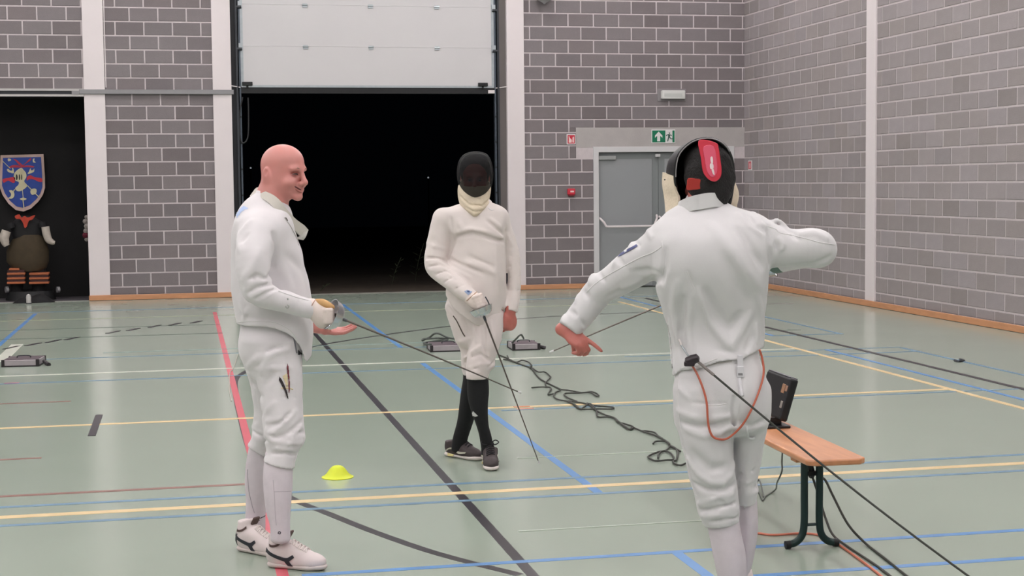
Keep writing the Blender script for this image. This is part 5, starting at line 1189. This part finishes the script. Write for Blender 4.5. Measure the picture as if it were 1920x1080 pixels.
    ribbon([F.W(909, 557, -.28), F.W(914, 566, -.29), F.W(917, 573, -.29)], [F.W(911, 556, -.28), F.W(916.5, 566, -.29), F.W(919, 573, -.29)], .004, 'body_wire', m_dsteel, g_)
    # marks
    F.patch(J, [(870, 546), (876, 543.5), (886, 547), (882, 550), (878, 553), (873, 549)], 'sleeve_badge', mat('badge_blue', '#8fa0bf', .7), jk, .003, .8); F.patch(J, [(875, 545), (880, 544.5), (881, 548), (877, 548)], 'badge_mark', mat('badge_navy', '#35496f', .7), jk, .0045, .8)
    F.line(J, [(950.5, 512), (951, 525), (950, 538)], .006, 'side_zip', mat('zip_dark', '#3b3a46', .6), jk)
    F.line(BR, [(850, 592.5), (856, 601), (862, 613), (868, 625), (872, 631)], .004, 'pocket_zip', mat('zip_brown', '#51463f', .6), br)
    F.line(J, [(916, 390), (921, 394), (926, 393)], .003, 'shoulder_tab', m_seam, jk)
    F.patch(SDF([sB]), [(885, 774), (887, 771), (891, 775), (896, 780), (891, 781), (886, 780)], 'sock_logo', mat('logo_white', '#c9c9c9', .6), s2, .003, .8)
    # running shoes
    m_up = mat('shoe_grey_brown', '#3e3536', .65, var=.1, scale=40, bump=.2, bscale=300); m_sl = mat('shoe_sole_white', '#d6cdc8', .6); m_lace = mat('lace_black', '#16161a', .7); m_pale = mat('shoe_trim_pale', '#c5c3b2', .5)
    for (hp_, tp, kind) in (((837, 853), (903, 864.5), 0), ((914, 856), (922, 884.5), 1)):
        hh, tt = at_f(*hp_), at_f(*tp)
        if kind == 1: dd = nrm(tt-hh); hh = tt-dd*.295; 
        u_, so, XX, d_, sd_ = shoe(hh, tt, 0.0, .046)
        s_ = solid('shoe', u_, .006, m_up, person); solid('sole', so, .006, m_sl, s_)
        ln = np.linalg.norm(tt-hh); ns = sd_ if sd_@V < 0 else -sd_
        def ray_to(p0, dr, m=.2):
            T_ = np.linspace(0, m, 160); Q = p0+np.outer(T_, dr); D = u_(Q); i = int(np.argmax(D < 0)) if (D < 0).any() else int(np.argmin(D)); return Q[max(i-1, 0)]
        def on(a, b, s=1): return ray_to(hh+d_*a*ln+Z*b+ns*.12*s, -ns*s)+ns*s*.001
        def top(a, l): return ray_to(hh+d_*a*ln+sd_*l+Z*.24, -Z, .23)
        for s in (1, -1):
            ribbon([on(a, b, s) for a, b in ((.10, .038), (.25, .058), (.38, .060), (.50, .045), (.72, .048))], [on(a, b, s) for a, b in ((.11, .030), (.25, .050), (.36, .050), (.50, .032), (.70, .040))], .004, 'side_trim', m_pale, s_)
        ribbon([on(a, b) for a, b in ((.03, .026), (.18, .024), (.36, .022))], [on(a, b) for a, b in ((.04, .012), (.18, .008), (.34, .010))], .006, 'heel_pad', mat('heel_yellow', '#d9cc8e', .5), s_)
        for k in range(5):
            a = .42+k*.06; MB().tube(catmull([top(a, -.024), top(a+.02, 0)+Z*.004, top(a+.035, .024)], 4), .0045, 6).build('lace', m_lace, s_, True)
        b0 = top(.42, 0)+Z*.012
        for s in (-1, 1): MB().tube(catmull([b0, b0+sd_*.03*s+Z*.022, b0+sd_*.05*s+Z*.010, b0+sd_*.03*s-Z*.002+d_*.01, b0], 5), .0035, 6).build('lace_bow', m_lace, s_, True)
        MB().obox(hh+d_*.36*ln+Z*.118, (nrm(d_+Z*-.7), sd_, nrm(Z+d_*.7)), (.007, .024, .022)).build('tongue', m_lace, s_, False, .005, 2)
build_mid()
# ================================================================== masked fencer seen from behind, right
F3 = Fig(1.93, 5.46)
def build_right():
    F = F3; U, V = F.u, F.v; Z = np.array([0, 0, 1.])
    torso = F.loft([(374, 1285, 1352, .065, .04), (386, 1268, 1374, .08, .035), (396, 1252, 1400, .09, .03), (408, 1244, 1425, .105, .02), (425, 1232, 1438, .12, .0), (450, 1224, 1441, .13, -.025), (480, 1222, 1442, .135, -.035), (510, 1224, 1442, .135, -.03), (540, 1229, 1440, .13, -.015), (570, 1238, 1437, .125, .005), (600, 1248, 1434, .125, .025), (635, 1257, 1433, .13, .03), (670, 1261, 1431, .135, .015), (705, 1262, 1430, .14, 0), (730, 1264, 1432, .14, 0)], k=.03, p=2.25)
    armL = F.chain([(1262, 452, .02, 46), (1232, 476, .04, 44), (1205, 492, .07, 40), (1178, 510, .10, 36), (1150, 529, .13, 31.5), (1127, 543, .15, 29), (1112, 560, .16, 27.5), (1096, 582, .15, 25.5), (1080, 602, .14, 24), (1070, 613, .13, 22.5)], k=.035)
    armR = F.chain([(1405, 444, .01, 44), (1432, 456, .02, 42), (1462, 463, .03, 39), (1492, 465, .04, 36), (1522, 465, .06, 38), (1534, 467, .09, 36), (1528, 470, .15, 32), (1505, 476, .22, 28), (1478, 484, .28, 24), (1460, 492, .31, 20)], k=.03)
    base = SDF([torso, armL, armR])
    hem = np.array([(1250, 706), (1264, 704), (1270, 697), (1278, 690), (1313, 684), (1345, 672), (1370, 669.5), (1387, 670), (1403, 662), (1428, 652), (1445, 648)], float)
    hu = np.array([(F.W(x, y)-F.O)@U for x, y in hem]); hz = np.array([F.W(x, y)[2] for x, y in hem])
    hemcut = lambda P: np.where(P[:, 2] < 1.15, np.interp((P-F.O)@U, hu, hz)-P[:, 2], -1)
    ulow = (F.W(1235, 600)-F.O)@U
    hemcut2 = lambda P: np.where((P-F.O)@U < ulow, -1, hemcut(P))
    wl = F.W(1066, 619, .125); wld = nrm(F.W(1064, 622, .12)-F.W(1092, 586, .15))
    cuts = lambda P: np.where(np.linalg.norm(P-wl, axis=1) < .09, (P-wl)@wld, -1)
    R = F.ridges(base, [
        ([(1330, 420), (1370, 470), (1400, 510), (1425, 540)], 8, 20), ([(1385, 430), (1410, 470), (1428, 500)], -9, 15), ([(1400, 400), (1418, 425), (1432, 432)], -9, 9), ([(1412, 398), (1430, 420), (1440, 428)], 8, 8), ([(1385, 400), (1405, 425), (1425, 440)], 7, 10),
        ([(1441, 425), (1442, 460), (1442, 497)], -18, 9), ([(1450, 412), (1462, 412), (1474, 424)], 12, 10), ([(1476, 430), (1486, 434), (1492, 445)], -14, 10), ([(1462, 448), (1468, 462), (1462, 470)], 9, 8), ([(1455, 455), (1458, 470)], -7, 8), ([(1500, 440), (1525, 436), (1550, 448)], 9, 12), ([(1510, 498), (1535, 492), (1555, 482)], -7, 10),
        ([(1215, 432), (1222, 445)], 7, 10), ([(1190, 450), (1198, 462)], -10, 8), ([(1186, 455), (1180, 468)], 9, 9), ([(1160, 483), (1168, 496)], -10, 8), ([(1155, 487), (1150, 498)], 8, 8), ([(1112, 514), (1106, 530)], 14, 11), ([(1124, 512), (1132, 526)], -9, 8), ([(1095, 545), (1103, 556)], -10, 8), ([(1085, 553), (1080, 566)], 9, 9), ([(1070, 582), (1080, 592)], -9, 7), ([(1058, 592), (1055, 606)], 10, 9), ([(1090, 600), (1098, 612)], -6, 7),
        ([(1240, 520), (1225, 525), (1215, 530)], -12, 14), ([(1246, 470), (1247, 500), (1240, 528)], -13, 11), ([(1190, 510), (1215, 508), (1235, 515)], -7, 12), ([(1170, 540), (1200, 525)], 6, 12), ([(1140, 555), (1165, 545)], -6, 10),
        ([(1270, 530), (1262, 580), (1270, 640)], 9, 14), ([(1280, 560), (1278, 620), (1282, 670)], -10, 12), ([(1295, 560), (1292, 620), (1296, 670)], 8, 13), ([(1290, 510), (1302, 545)], -5, 7), ([(1310, 545), (1330, 600), (1350, 630), (1370, 650)], 10, 14), ([(1325, 545), (1345, 590), (1365, 615)], -11, 16), ([(1405, 590), (1390, 620), (1375, 645)], 9, 14), ([(1385, 590), (1370, 615)], -9, 14), ([(1418, 610), (1420, 640)], 7, 9), ([(1410, 630), (1400, 655)], -8, 10), ([(1420, 555), (1428, 590), (1430, 620)], 6, 10), ([(1360, 480), (1375, 520), (1400, 560)], -6, 22), ([(1345, 655), (1375, 662)], -5, 10), ([(1255, 600), (1262, 660), (1265, 695)], 6, 8)])
    J = SDF([torso, armL, armR], [hemcut2, cuts], R, .0012)
    # breeches
    pel = F.loft([(640, 1278, 1420, .105, .01), (670, 1272, 1424, .115, .01), (700, 1266, 1434, .13), (730, 1264, 1443, .145), (760, 1264, 1445, .145), (785, 1266, 1443, .13)], k=.03, p=2.3)
    lL = F.loft([(730, 1264, 1360, .12, -.02), (760, 1264, 1374, .125, -.03), (780, 1265, 1377, .12, -.035), (810, 1272, 1376, .115, -.04), (840, 1279, 1375, .11, -.04), (865, 1285, 1376, .105, -.04), (892, 1291, 1379, .10, -.04), (918, 1299, 1383, .097, -.04), (945, 1305, 1386, .092, -.04), (962, 1308, 1387, .088, -.04), (974, 1313, 1386, .08, -.04), (990, 1322, 1385, .072, -.04)], k=.02)
    lR = F.loft([(730, 1350, 1443, .12, .03), (770, 1364, 1444, .12, .05), (800, 1368, 1440, .115, .06), (833, 1370, 1432, .105, .07), (875, 1374, 1425, .095, .08), (905, 1376, 1420, .088, .085), (918, 1376, 1423, .085, .085), (930, 1377, 1420, .075, .085), (946, 1379, 1418, .068, .085)], k=.02)
    ka, kb = F.W(1316, 986, -.04), F.W(1386, 978, -.04); kz = lambda P: np.interp((P-F.O)@U, [(ka-F.O)@U, (kb-F.O)@U], [ka[2], kb[2]]); zR = F.W(1400, 943, .085)[2]; um = (F.W(1381, 950)-F.O)@U
    zhi = F.W(1350, 900)[2]
    def kcut(P):
        near = (P-F.O)@V < .02; z = np.where(near, kz(P), np.where((P-F.O)@U < um-.02, kz(P), zR)); return np.where(P[:, 2] < zhi, z-P[:, 2], -1)
    bb = SDF([pel, lL, lR])
    RB = F.ridges(bb, [([(1377, 745), (1376, 780), (1374, 830), (1376, 870), (1381, 900)], -16, 8), ([(1384, 690), (1386, 715), (1386, 740), (1378, 762)], -6, 6), ([(1270, 770), (1300, 782), (1340, 785), (1372, 780)], 8, 10), ([(1275, 790), (1310, 800), (1350, 795)], -8, 10), ([(1285, 805), (1320, 818), (1350, 812), (1372, 800)], 7, 10), ([(1290, 860), (1310, 890), (1330, 904), (1355, 905), (1372, 890), (1375, 860)], 12, 9), ([(1300, 850), (1330, 880), (1360, 875)], -8, 18), ([(1300, 905), (1325, 918), (1360, 918), (1380, 905)], -11, 9), ([(1310, 945), (1340, 935), (1375, 925)], 9, 9), ([(1312, 958), (1345, 952), (1380, 942)], -9, 8), ([(1314, 968), (1345, 966), (1384, 955)], 9, 7), ([(1335, 930), (1360, 945)], -5, 9), ([(1330, 978), (1360, 974), (1385, 968)], -6, 6),
        ([(1385, 790), (1410, 800), (1435, 785)], -7, 9), ([(1390, 830), (1420, 820)], 6, 10), ([(1385, 900), (1400, 905), (1418, 895)], 8, 7), ([(1385, 890), (1415, 880)], -7, 8), ([(1385, 915), (1418, 912)], -7, 6), ([(1384, 925), (1420, 922)], 7, 6), ([(1275, 730), (1290, 745)], 6, 10), ([(1300, 755), (1330, 758), (1360, 756)], -4, 5)])
    BR = SDF([pel, lL, lR], [kcut], RB, .0013)
    sL = F.loft([(960, 1322, 1385, .066, -.04), (995, 1328, 1389, .066, -.04), (1037, 1336, 1398, .068, -.04), (1080, 1345, 1400, .062, -.04), (1120, 1355, 1396, .05, -.035), (1150, 1359, 1394, .045, -.03)], k=.01)
    sR = F.loft([(925, 1380, 1418, .058, .085), (948, 1382, 1420, .058, .085), (995, 1384, 1421, .06, .09), (1046, 1380, 1413, .055, .095), (1080, 1378, 1405, .048, .10), (1115, 1377, 1403, .044, .10)], k=.01)
    # head, neck, hand
    hc = F.W(1324, 316, .06); f = nrm(V*.93-U*.36-Z*.12); hp, X, A = head(hc, f, Z, .98, False)
    neck = Chain([F.W(1322, 350, .03), F.W(1318, 392, .02)], [.058, .066], k=.03)
    hw = F.W(1063, 624, .125); hd = nrm(F.W(1098, 632, .10)-hw+np.array([0, 0, -.03])); hn = nrm(-Z*.55+V*.6-U*.3); ht = nrm(np.cross(hn, hd)); ht = ht if ht[2] > 0 else -ht
    lh = hand(hw, hd, hn, ht, ((4, 6, 5), (38, 50, 30), (45, 55, 35), (50, 60, 35)), thumb=(.35, -.1, 1.0), tcurl=.3, s=.90, fat=1.05, spread=.0)
    inner = [shrink(torso, .045)]+[shrink(p, .022) for p in (armL, armR, lL, lR, sL, sR)]+[shrink(pel, .035)]
    G = F.W(1436, 492, .36); tip = F.W(1004, 666, .44); bd = nrm(tip-G); gw = F.W(1458, 493, .315)
    fist = [Chain([gw, F.W(1448, 494, .34)], .024, k=.01)]
    body = SDF(hp+[neck]+lh+inner+fist, [lambda P: .03-P[:, 2]])
    v, fc_ = polygonise(body, .005); person = fast_mesh('person', v, fc_, m_skin2)
    tag(person, 'fencer seen from behind in mask with red tongue and cable at the back', 'person', 'the three fencers')
    jk = solid('jacket', J, .0058, m_jR, person); br = solid('breeches', BR, .0058, m_jR, person)
    s1 = solid('sock', SDF([sL]), .007, m_sockw, person); s2 = solid('sock', SDF([sR]), .007, m_sockw, person)
    hair = SDF([Ell(hc+A[0]*-.020+A[2]*.014, (.100, .090, .086), A, .01), Ell(hc+A[0]*-.034+A[2]*-.045, (.078, .097, .085), A, .03), Ell(hc+A[0]*-.052+A[2]*-.10, (.05, .072, .065), A, .03)], [lambda P: ((P-hc)@A[0])-.040-((P-hc)@A[2])*.3], [], .0025, 0, 1.4)
    solid('hair', hair, .005, mat('hair_dark', '#0b0606', .7, var=.4, scale=60, bump=.6, bscale=120), person)
    for sd_ in (1, -1): MB().lathe([(.001, -.009), (.008, -.006), (.010, 0), (.008, .006), (.001, .009)], X(.080, sd_*.031, -.044), f, 10).build('eye', m_eye, person, True)
    # stand collar
    cT = [F.W(x, y, dv) for x, y, dv in ((1271, 386, .08), (1278, 377, .00), (1300, 367.5, -.048), (1322, 362.5, -.052), (1340, 362, -.045), (1351, 370, -.005), (1358, 383, .07))]
    cB = [F.W(x, y, dv) for x, y, dv in ((1262, 416, .09), (1270, 406, .01), (1297, 396, -.050), (1322, 391, -.055), (1344, 388, -.045), (1360, 393, .0), (1368, 404, .08))]
    ribbon(cT, cB, .012, 'collar', cloth('collar_white', '#d0cfcf'), jk)
    # mask: black bowl, rim, bib, tongue
    mf = nrm(V*.90-U*.40-Z*.06); mr = nrm(np.cross(mf, Z)); mu = np.cross(mr, mf)
    outp = [(1266, 332, .02), (1270, 296, .0), (1285, 275, -.01), (1306, 262.5, -.02), (1334, 260, -.025), (1357, 271, -.01), (1370, 292, .02), (1375, 318, .05), (1374, 345, .06), (1371, 368, .07), (1365, 386, .09), (1340, 400, .14), (1300, 402, .14), (1280, 388, .10), (1271, 368, .05)]
    rim = catmull([F.W(x, y, dv) for x, y, dv in outp], 3, True); mc = sum(rim)/len(rim); n = len(rim); rows = 12; vs = []
    for sh_ in (0, 1):
        for j in range(rows+1):
            a = j/rows*math.pi/2*.995; k_ = (math.cos(a)**.55+.05*math.sin(2*a))*(1-.02*sh_)
            for q in rim: q0 = q-mc; vs.append(mc+q0*k_+mf*(.185*math.sin(a))*(1-.02*sh_))
    K = (rows+1)*n; fs = []
    for sh_ in (0, 1):
        for j in range(rows):
            for i in range(n): fs.append((sh_*K+j*n+i, sh_*K+j*n+(i+1) % n, sh_*K+(j+1)*n+(i+1) % n, sh_*K+(j+1)*n+i))
        fs.append(tuple(sh_*K+rows*n+i for i in range(n)))
    mk = MB().add(vs, fs).build('mask', mat('mask_black', '#111218', .38, bump=.15, bscale=900), person, 'all')
    MB().tube(rim, .006, 8, closed=True).build('mask_rim', m_maskrim, mk, True)
    # thin grey trim inside the rim
    MB().tube([q-mf*.006 for q in rim[:18]], .0022, 6).build('rim_piping', mat('rim_grey', '#a5a2a4', .4), mk, True)
    # bib sides
    ribbon([F.W(x, y, dv) for x, y, dv in ((1244, 323, .14), (1243, 345, .135), (1247, 372, .12), (1250, 404, .09))], [F.W(x, y, dv) for x, y, dv in ((1264, 330, .03), (1267, 355, .025), (1274, 374, .02), (1266, 403, .03))], .008, 'bib', m_bib, mk)
    ribbon([F.W(x, y, dv) for x, y, dv in ((1375, 336, .06), (1373, 355, .07), (1369, 374, .085), (1364, 389, .10))], [F.W(x, y, dv) for x, y, dv in ((1377, 342, .10), (1384, 362, .12), (1382, 380, .12), (1377, 392, .12))], .008, 'bib', m_bib, mk)
    ribbon([F.W(x, y, dv) for x, y, dv in ((1250, 330, .15), (1252, 360, .24), (1262, 380, .34), (1320, 385, .40), (1375, 375, .30), (1377, 345, .16))], [F.W(x, y, dv) for x, y, dv in ((1254, 402, .14), (1258, 404, .22), (1268, 406, .32), (1320, 415, .36), (1376, 408, .28), (1377, 392, .15))], .008, 'bib', m_bib, mk)
    for (x, y) in ((1246.5, 337), (1256, 339)): MB().lathe([(.003, 0), (.003, .004)], F.W(x, y, .08), -V, 8).build('bib_snap', m_dsteel, mk)
    tm = mat('tongue_red', '#c9293f', .35, coat=.3); tm2 = mat('tongue_pink', '#d8566f', .35)
    def prismpx(pts, dv, th, name, m, parent, sm=3, tilt=0.0):
        P = catmull([F.W(x, y, dv+tilt*(y-262)/80) for x, y in pts], sm, True); return MB().prism(P, V, th).build(name, m, parent, False, .002, 1)
    tg = prismpx([(1309, 265), (1324, 262.5), (1343, 268), (1347, 275), (1351, 300), (1353, 320), (1351, 332), (1343, 340), (1333, 339), (1324, 332), (1317.5, 320), (1314, 295)], -.062, .012, 'mask_tongue', tm, mk, 3, -.02)
    prismpx([(1319, 275), (1338, 274), (1344, 300), (1345, 320), (1340, 331), (1332, 331), (1325, 320), (1321, 298)], -.065, .004, 'tongue_inset', tm2, tg, 3, -.02)
    for pts in ([(1332, 295), (1336, 294), (1337, 306), (1333, 306)], [(1331, 307), (1337, 307), (1338, 316), (1332, 317)], [(1334, 318), (1338, 317), (1340, 328), (1337, 327)]): prismpx(pts, -.0675, .003, 'tongue_lettering', mat('lettering_white', '#e6d3d4', .5), tg, 2, -.02)
    prismpx([(1290, 334), (1305, 335), (1317, 337), (1315.5, 346), (1314, 354), (1300, 356), (1287, 356), (1288, 345)], -.055, .006, 'neck_strap_patch', mat('patch_red', '#a52a20', .6), mk, 2)
    # seams, patch
    for pts in ([(1241, 462), (1225, 473), (1200, 483), (1170, 499), (1140, 516), (1115, 533), (1100, 548)], [(1440, 424.5), (1455, 430), (1461, 436), (1485, 441), (1510, 447), (1535, 454), (1565, 459)], [(1240, 450), (1245, 480), (1243, 515)], [(1288, 509), (1296, 526), (1303, 543)], [(1318, 577), (1325, 600), (1326, 620)], [(1252, 608), (1256, 640), (1260, 690)]):
        F.line(J, pts, .0022, 'seam', m_seam, jk)
    F.line(BR, [(1275, 700), (1272, 730), (1272, 770), (1279, 815), (1288, 860), (1297, 900), (1306, 930)], .0022, 'seam', m_seam, br)
    F.line(BR, [(1318, 759), (1340, 760), (1362, 757)], .002, 'pocket_seam', m_seam, br)
    F.patch(J, [(1193, 458), (1196, 461), (1180, 470), (1164, 479), (1158, 481), (1164, 474), (1178, 466)], 'shoulder_flag', mat('flag_navy', '#454a78', .6), jk, .005, .8)
    F.patch(J, [(1170, 469), (1175, 467), (1175, 471), (1171, 473)], 'flag_star', mat('flag_white', '#d9d9df', .6), jk, .007, .8)
    F.line(J, [(1278, 690), (1313, 684), (1345, 672)], .002, 'hem_edge', m_seam, jk)
    F.line(BR, [(1283, 693), (1313, 688), (1345, 681), (1372, 677)], .004, 'waistband', mat('waistband', '#b7b3b0', .8), br)
    # suspender buckle
    m_bk = mat('buckle_white', '#d6d4d8', .4); bkp = F.surf(BR, 1388, 690); 
    b_ = MB().obox(bkp-V*.012+Z*.02, (U, V, Z), (.011, .004, .03)).build('suspender_strap', m_bk, br, False, .002, 1); MB().obox(bkp-V*.016-Z*.012, (U, V, Z), (.0135, .006, .022)).build('buckle', m_bk, b_, False, .004, 2); MB().obox(bkp-V*.0225-Z*.020, (U, V, Z), (.008, .001, .004)).build('buckle_slot', mat('slot_grey', '#8f8d90', .5), b_)
    F.line(BR, [(1386, 708), (1388, 725), (1391, 742)], .008, 'strap_end', m_bk, br)
    F.line(BR, [(1400, 798), (1401, 810), (1404, 820), (1411, 822), (1415, 820)], .004, 'cord_loop', mat('cord_white', '#dedede', .6), br, .01)
    # body wire and clip
    wire = thing('body_wire', 'orange body wire looping over the seat of the fencer seen from behind', 'cable', F.W(1297, 690, -.15))
    pts = [(1297, 684), (1308, 703), (1318, 728), (1325, 755), (1327, 785), (1330, 805), (1337, 819), (1350, 824), (1364, 822), (1382, 808), (1398, 788), (1414, 757), (1427, 722), (1432, 697), (1429, 672), (1424, 656)]
    allS = SDF([torso, armL, pel, lL, lR])
    C = catmull([np.array([x, y, 0.]) for x, y in pts], 5); hull = [F.surf(allS, x, y)-V*.014 for x, y, _ in C]
    d0 = [(q-F.O)@V for q in hull]; 
    import itertools
    sm = np.convolve(np.pad(d0, 6, mode='edge'), np.ones(13)/13, 'valid'); hull = [F.W(x, y, min(s_, d_)) for (x, y, _), s_, d_ in zip(C, sm, d0)]
    MB().tube(hull, .0042, 8).build('strand', mat('wire_orange', '#b8604a', .4), wire, True)
    q = F.surf(J, 1298, 672)-V*.045
    cl = thing('cable_clip', 'dark plug and spring clip at the lower back of the fencer', 'plug', q)
    MB().lathe([(.004, -.028), (.016, -.022), (.019, 0), (.016, .022), (.004, .028)], q, U*.8+Z*.3, 12).build('plug_body', mat('plug_dark', '#2a2026', .35), cl, True)
    MB().obox(q-Z*.014-U*.01-V*.004, (U, V, Z), (.02, .012, .010)).build('plug_socket', mat('plug_dark', '#2a2026', .35), cl, False, .006, 2)
    rp = [F.surf(J, x, y)-V*.010 for x, y in ((1277, 646), (1281, 652), (1287, 662), (1292, 668))]
    MB().tube(rp, .0035, 6).build('clip', m_galv, cl, True); MB().tube([F.surf(J, 1273, 636)-V*.006, F.surf(J, 1276, 641)-V*.010, rp[0]], .0045, 6).build('loop', mat('loop_white', '#ddd6d4', .6), cl, True)
    end = at_f(2010, 1218, .01); st = q+U*.02-Z*.006; mid = [st+(end-st)*t+np.array([0, 0, -.03*math.sin(math.pi*t)]) for t in np.linspace(0, 1, 14)]
    rc = thing('reel_cable', 'taut dark reel cable running from the fencer back to the lower right', 'cable', end)
    MB().tube(mid, .0042, 8).build('strand', m_cab, rc, True); MB().tube([mid[0], mid[0]+(mid[1]-mid[0])*.6], .0055, 8).build('sleeve', mat('sleeve_grey', '#7d7672', .5), rc, True)
    # glove, sword
    gl = SDF([F.chain([(1462, 491, .305, 21), (1452, 494, .33, 19), (1442, 494, .35, 17)], k=.02)]+[Chain([G-bd*(.03+.02*i)+Z*.02, G-bd*(.03+.02*i)-V*.03, G-bd*(.03+.02*i)-Z*.025, G-bd*(.03+.02*i)-Z*.022+V*.02], .012, k=.006) for i in range(4)])
    solid('glove', gl, .006, mat('glove_green', '#5d7268', .7), person)
    epee(G, bd, 'epee held across in front of the fencer seen from behind', blade=.90)
    # shoes under the picture's lower edge
    for k, (px, py, dv) in enumerate(((1376, 1150, -.03), (1390, 1120, .10))):
        b = F.W(px, py, dv); b[2] = 0; fw = nrm(V-U*(.25 if k == 0 else -.1)); hh = b-fw*.06; u_, so, *_ = shoe(hh, hh+fw*.29, .03)
        s_ = solid('shoe', u_, .008, mat('shoe_white', '#ddd0cf', .45), person); solid('sole', so, .008, mat('sole_white', '#d0c4c0', .6), s_)
build_right()
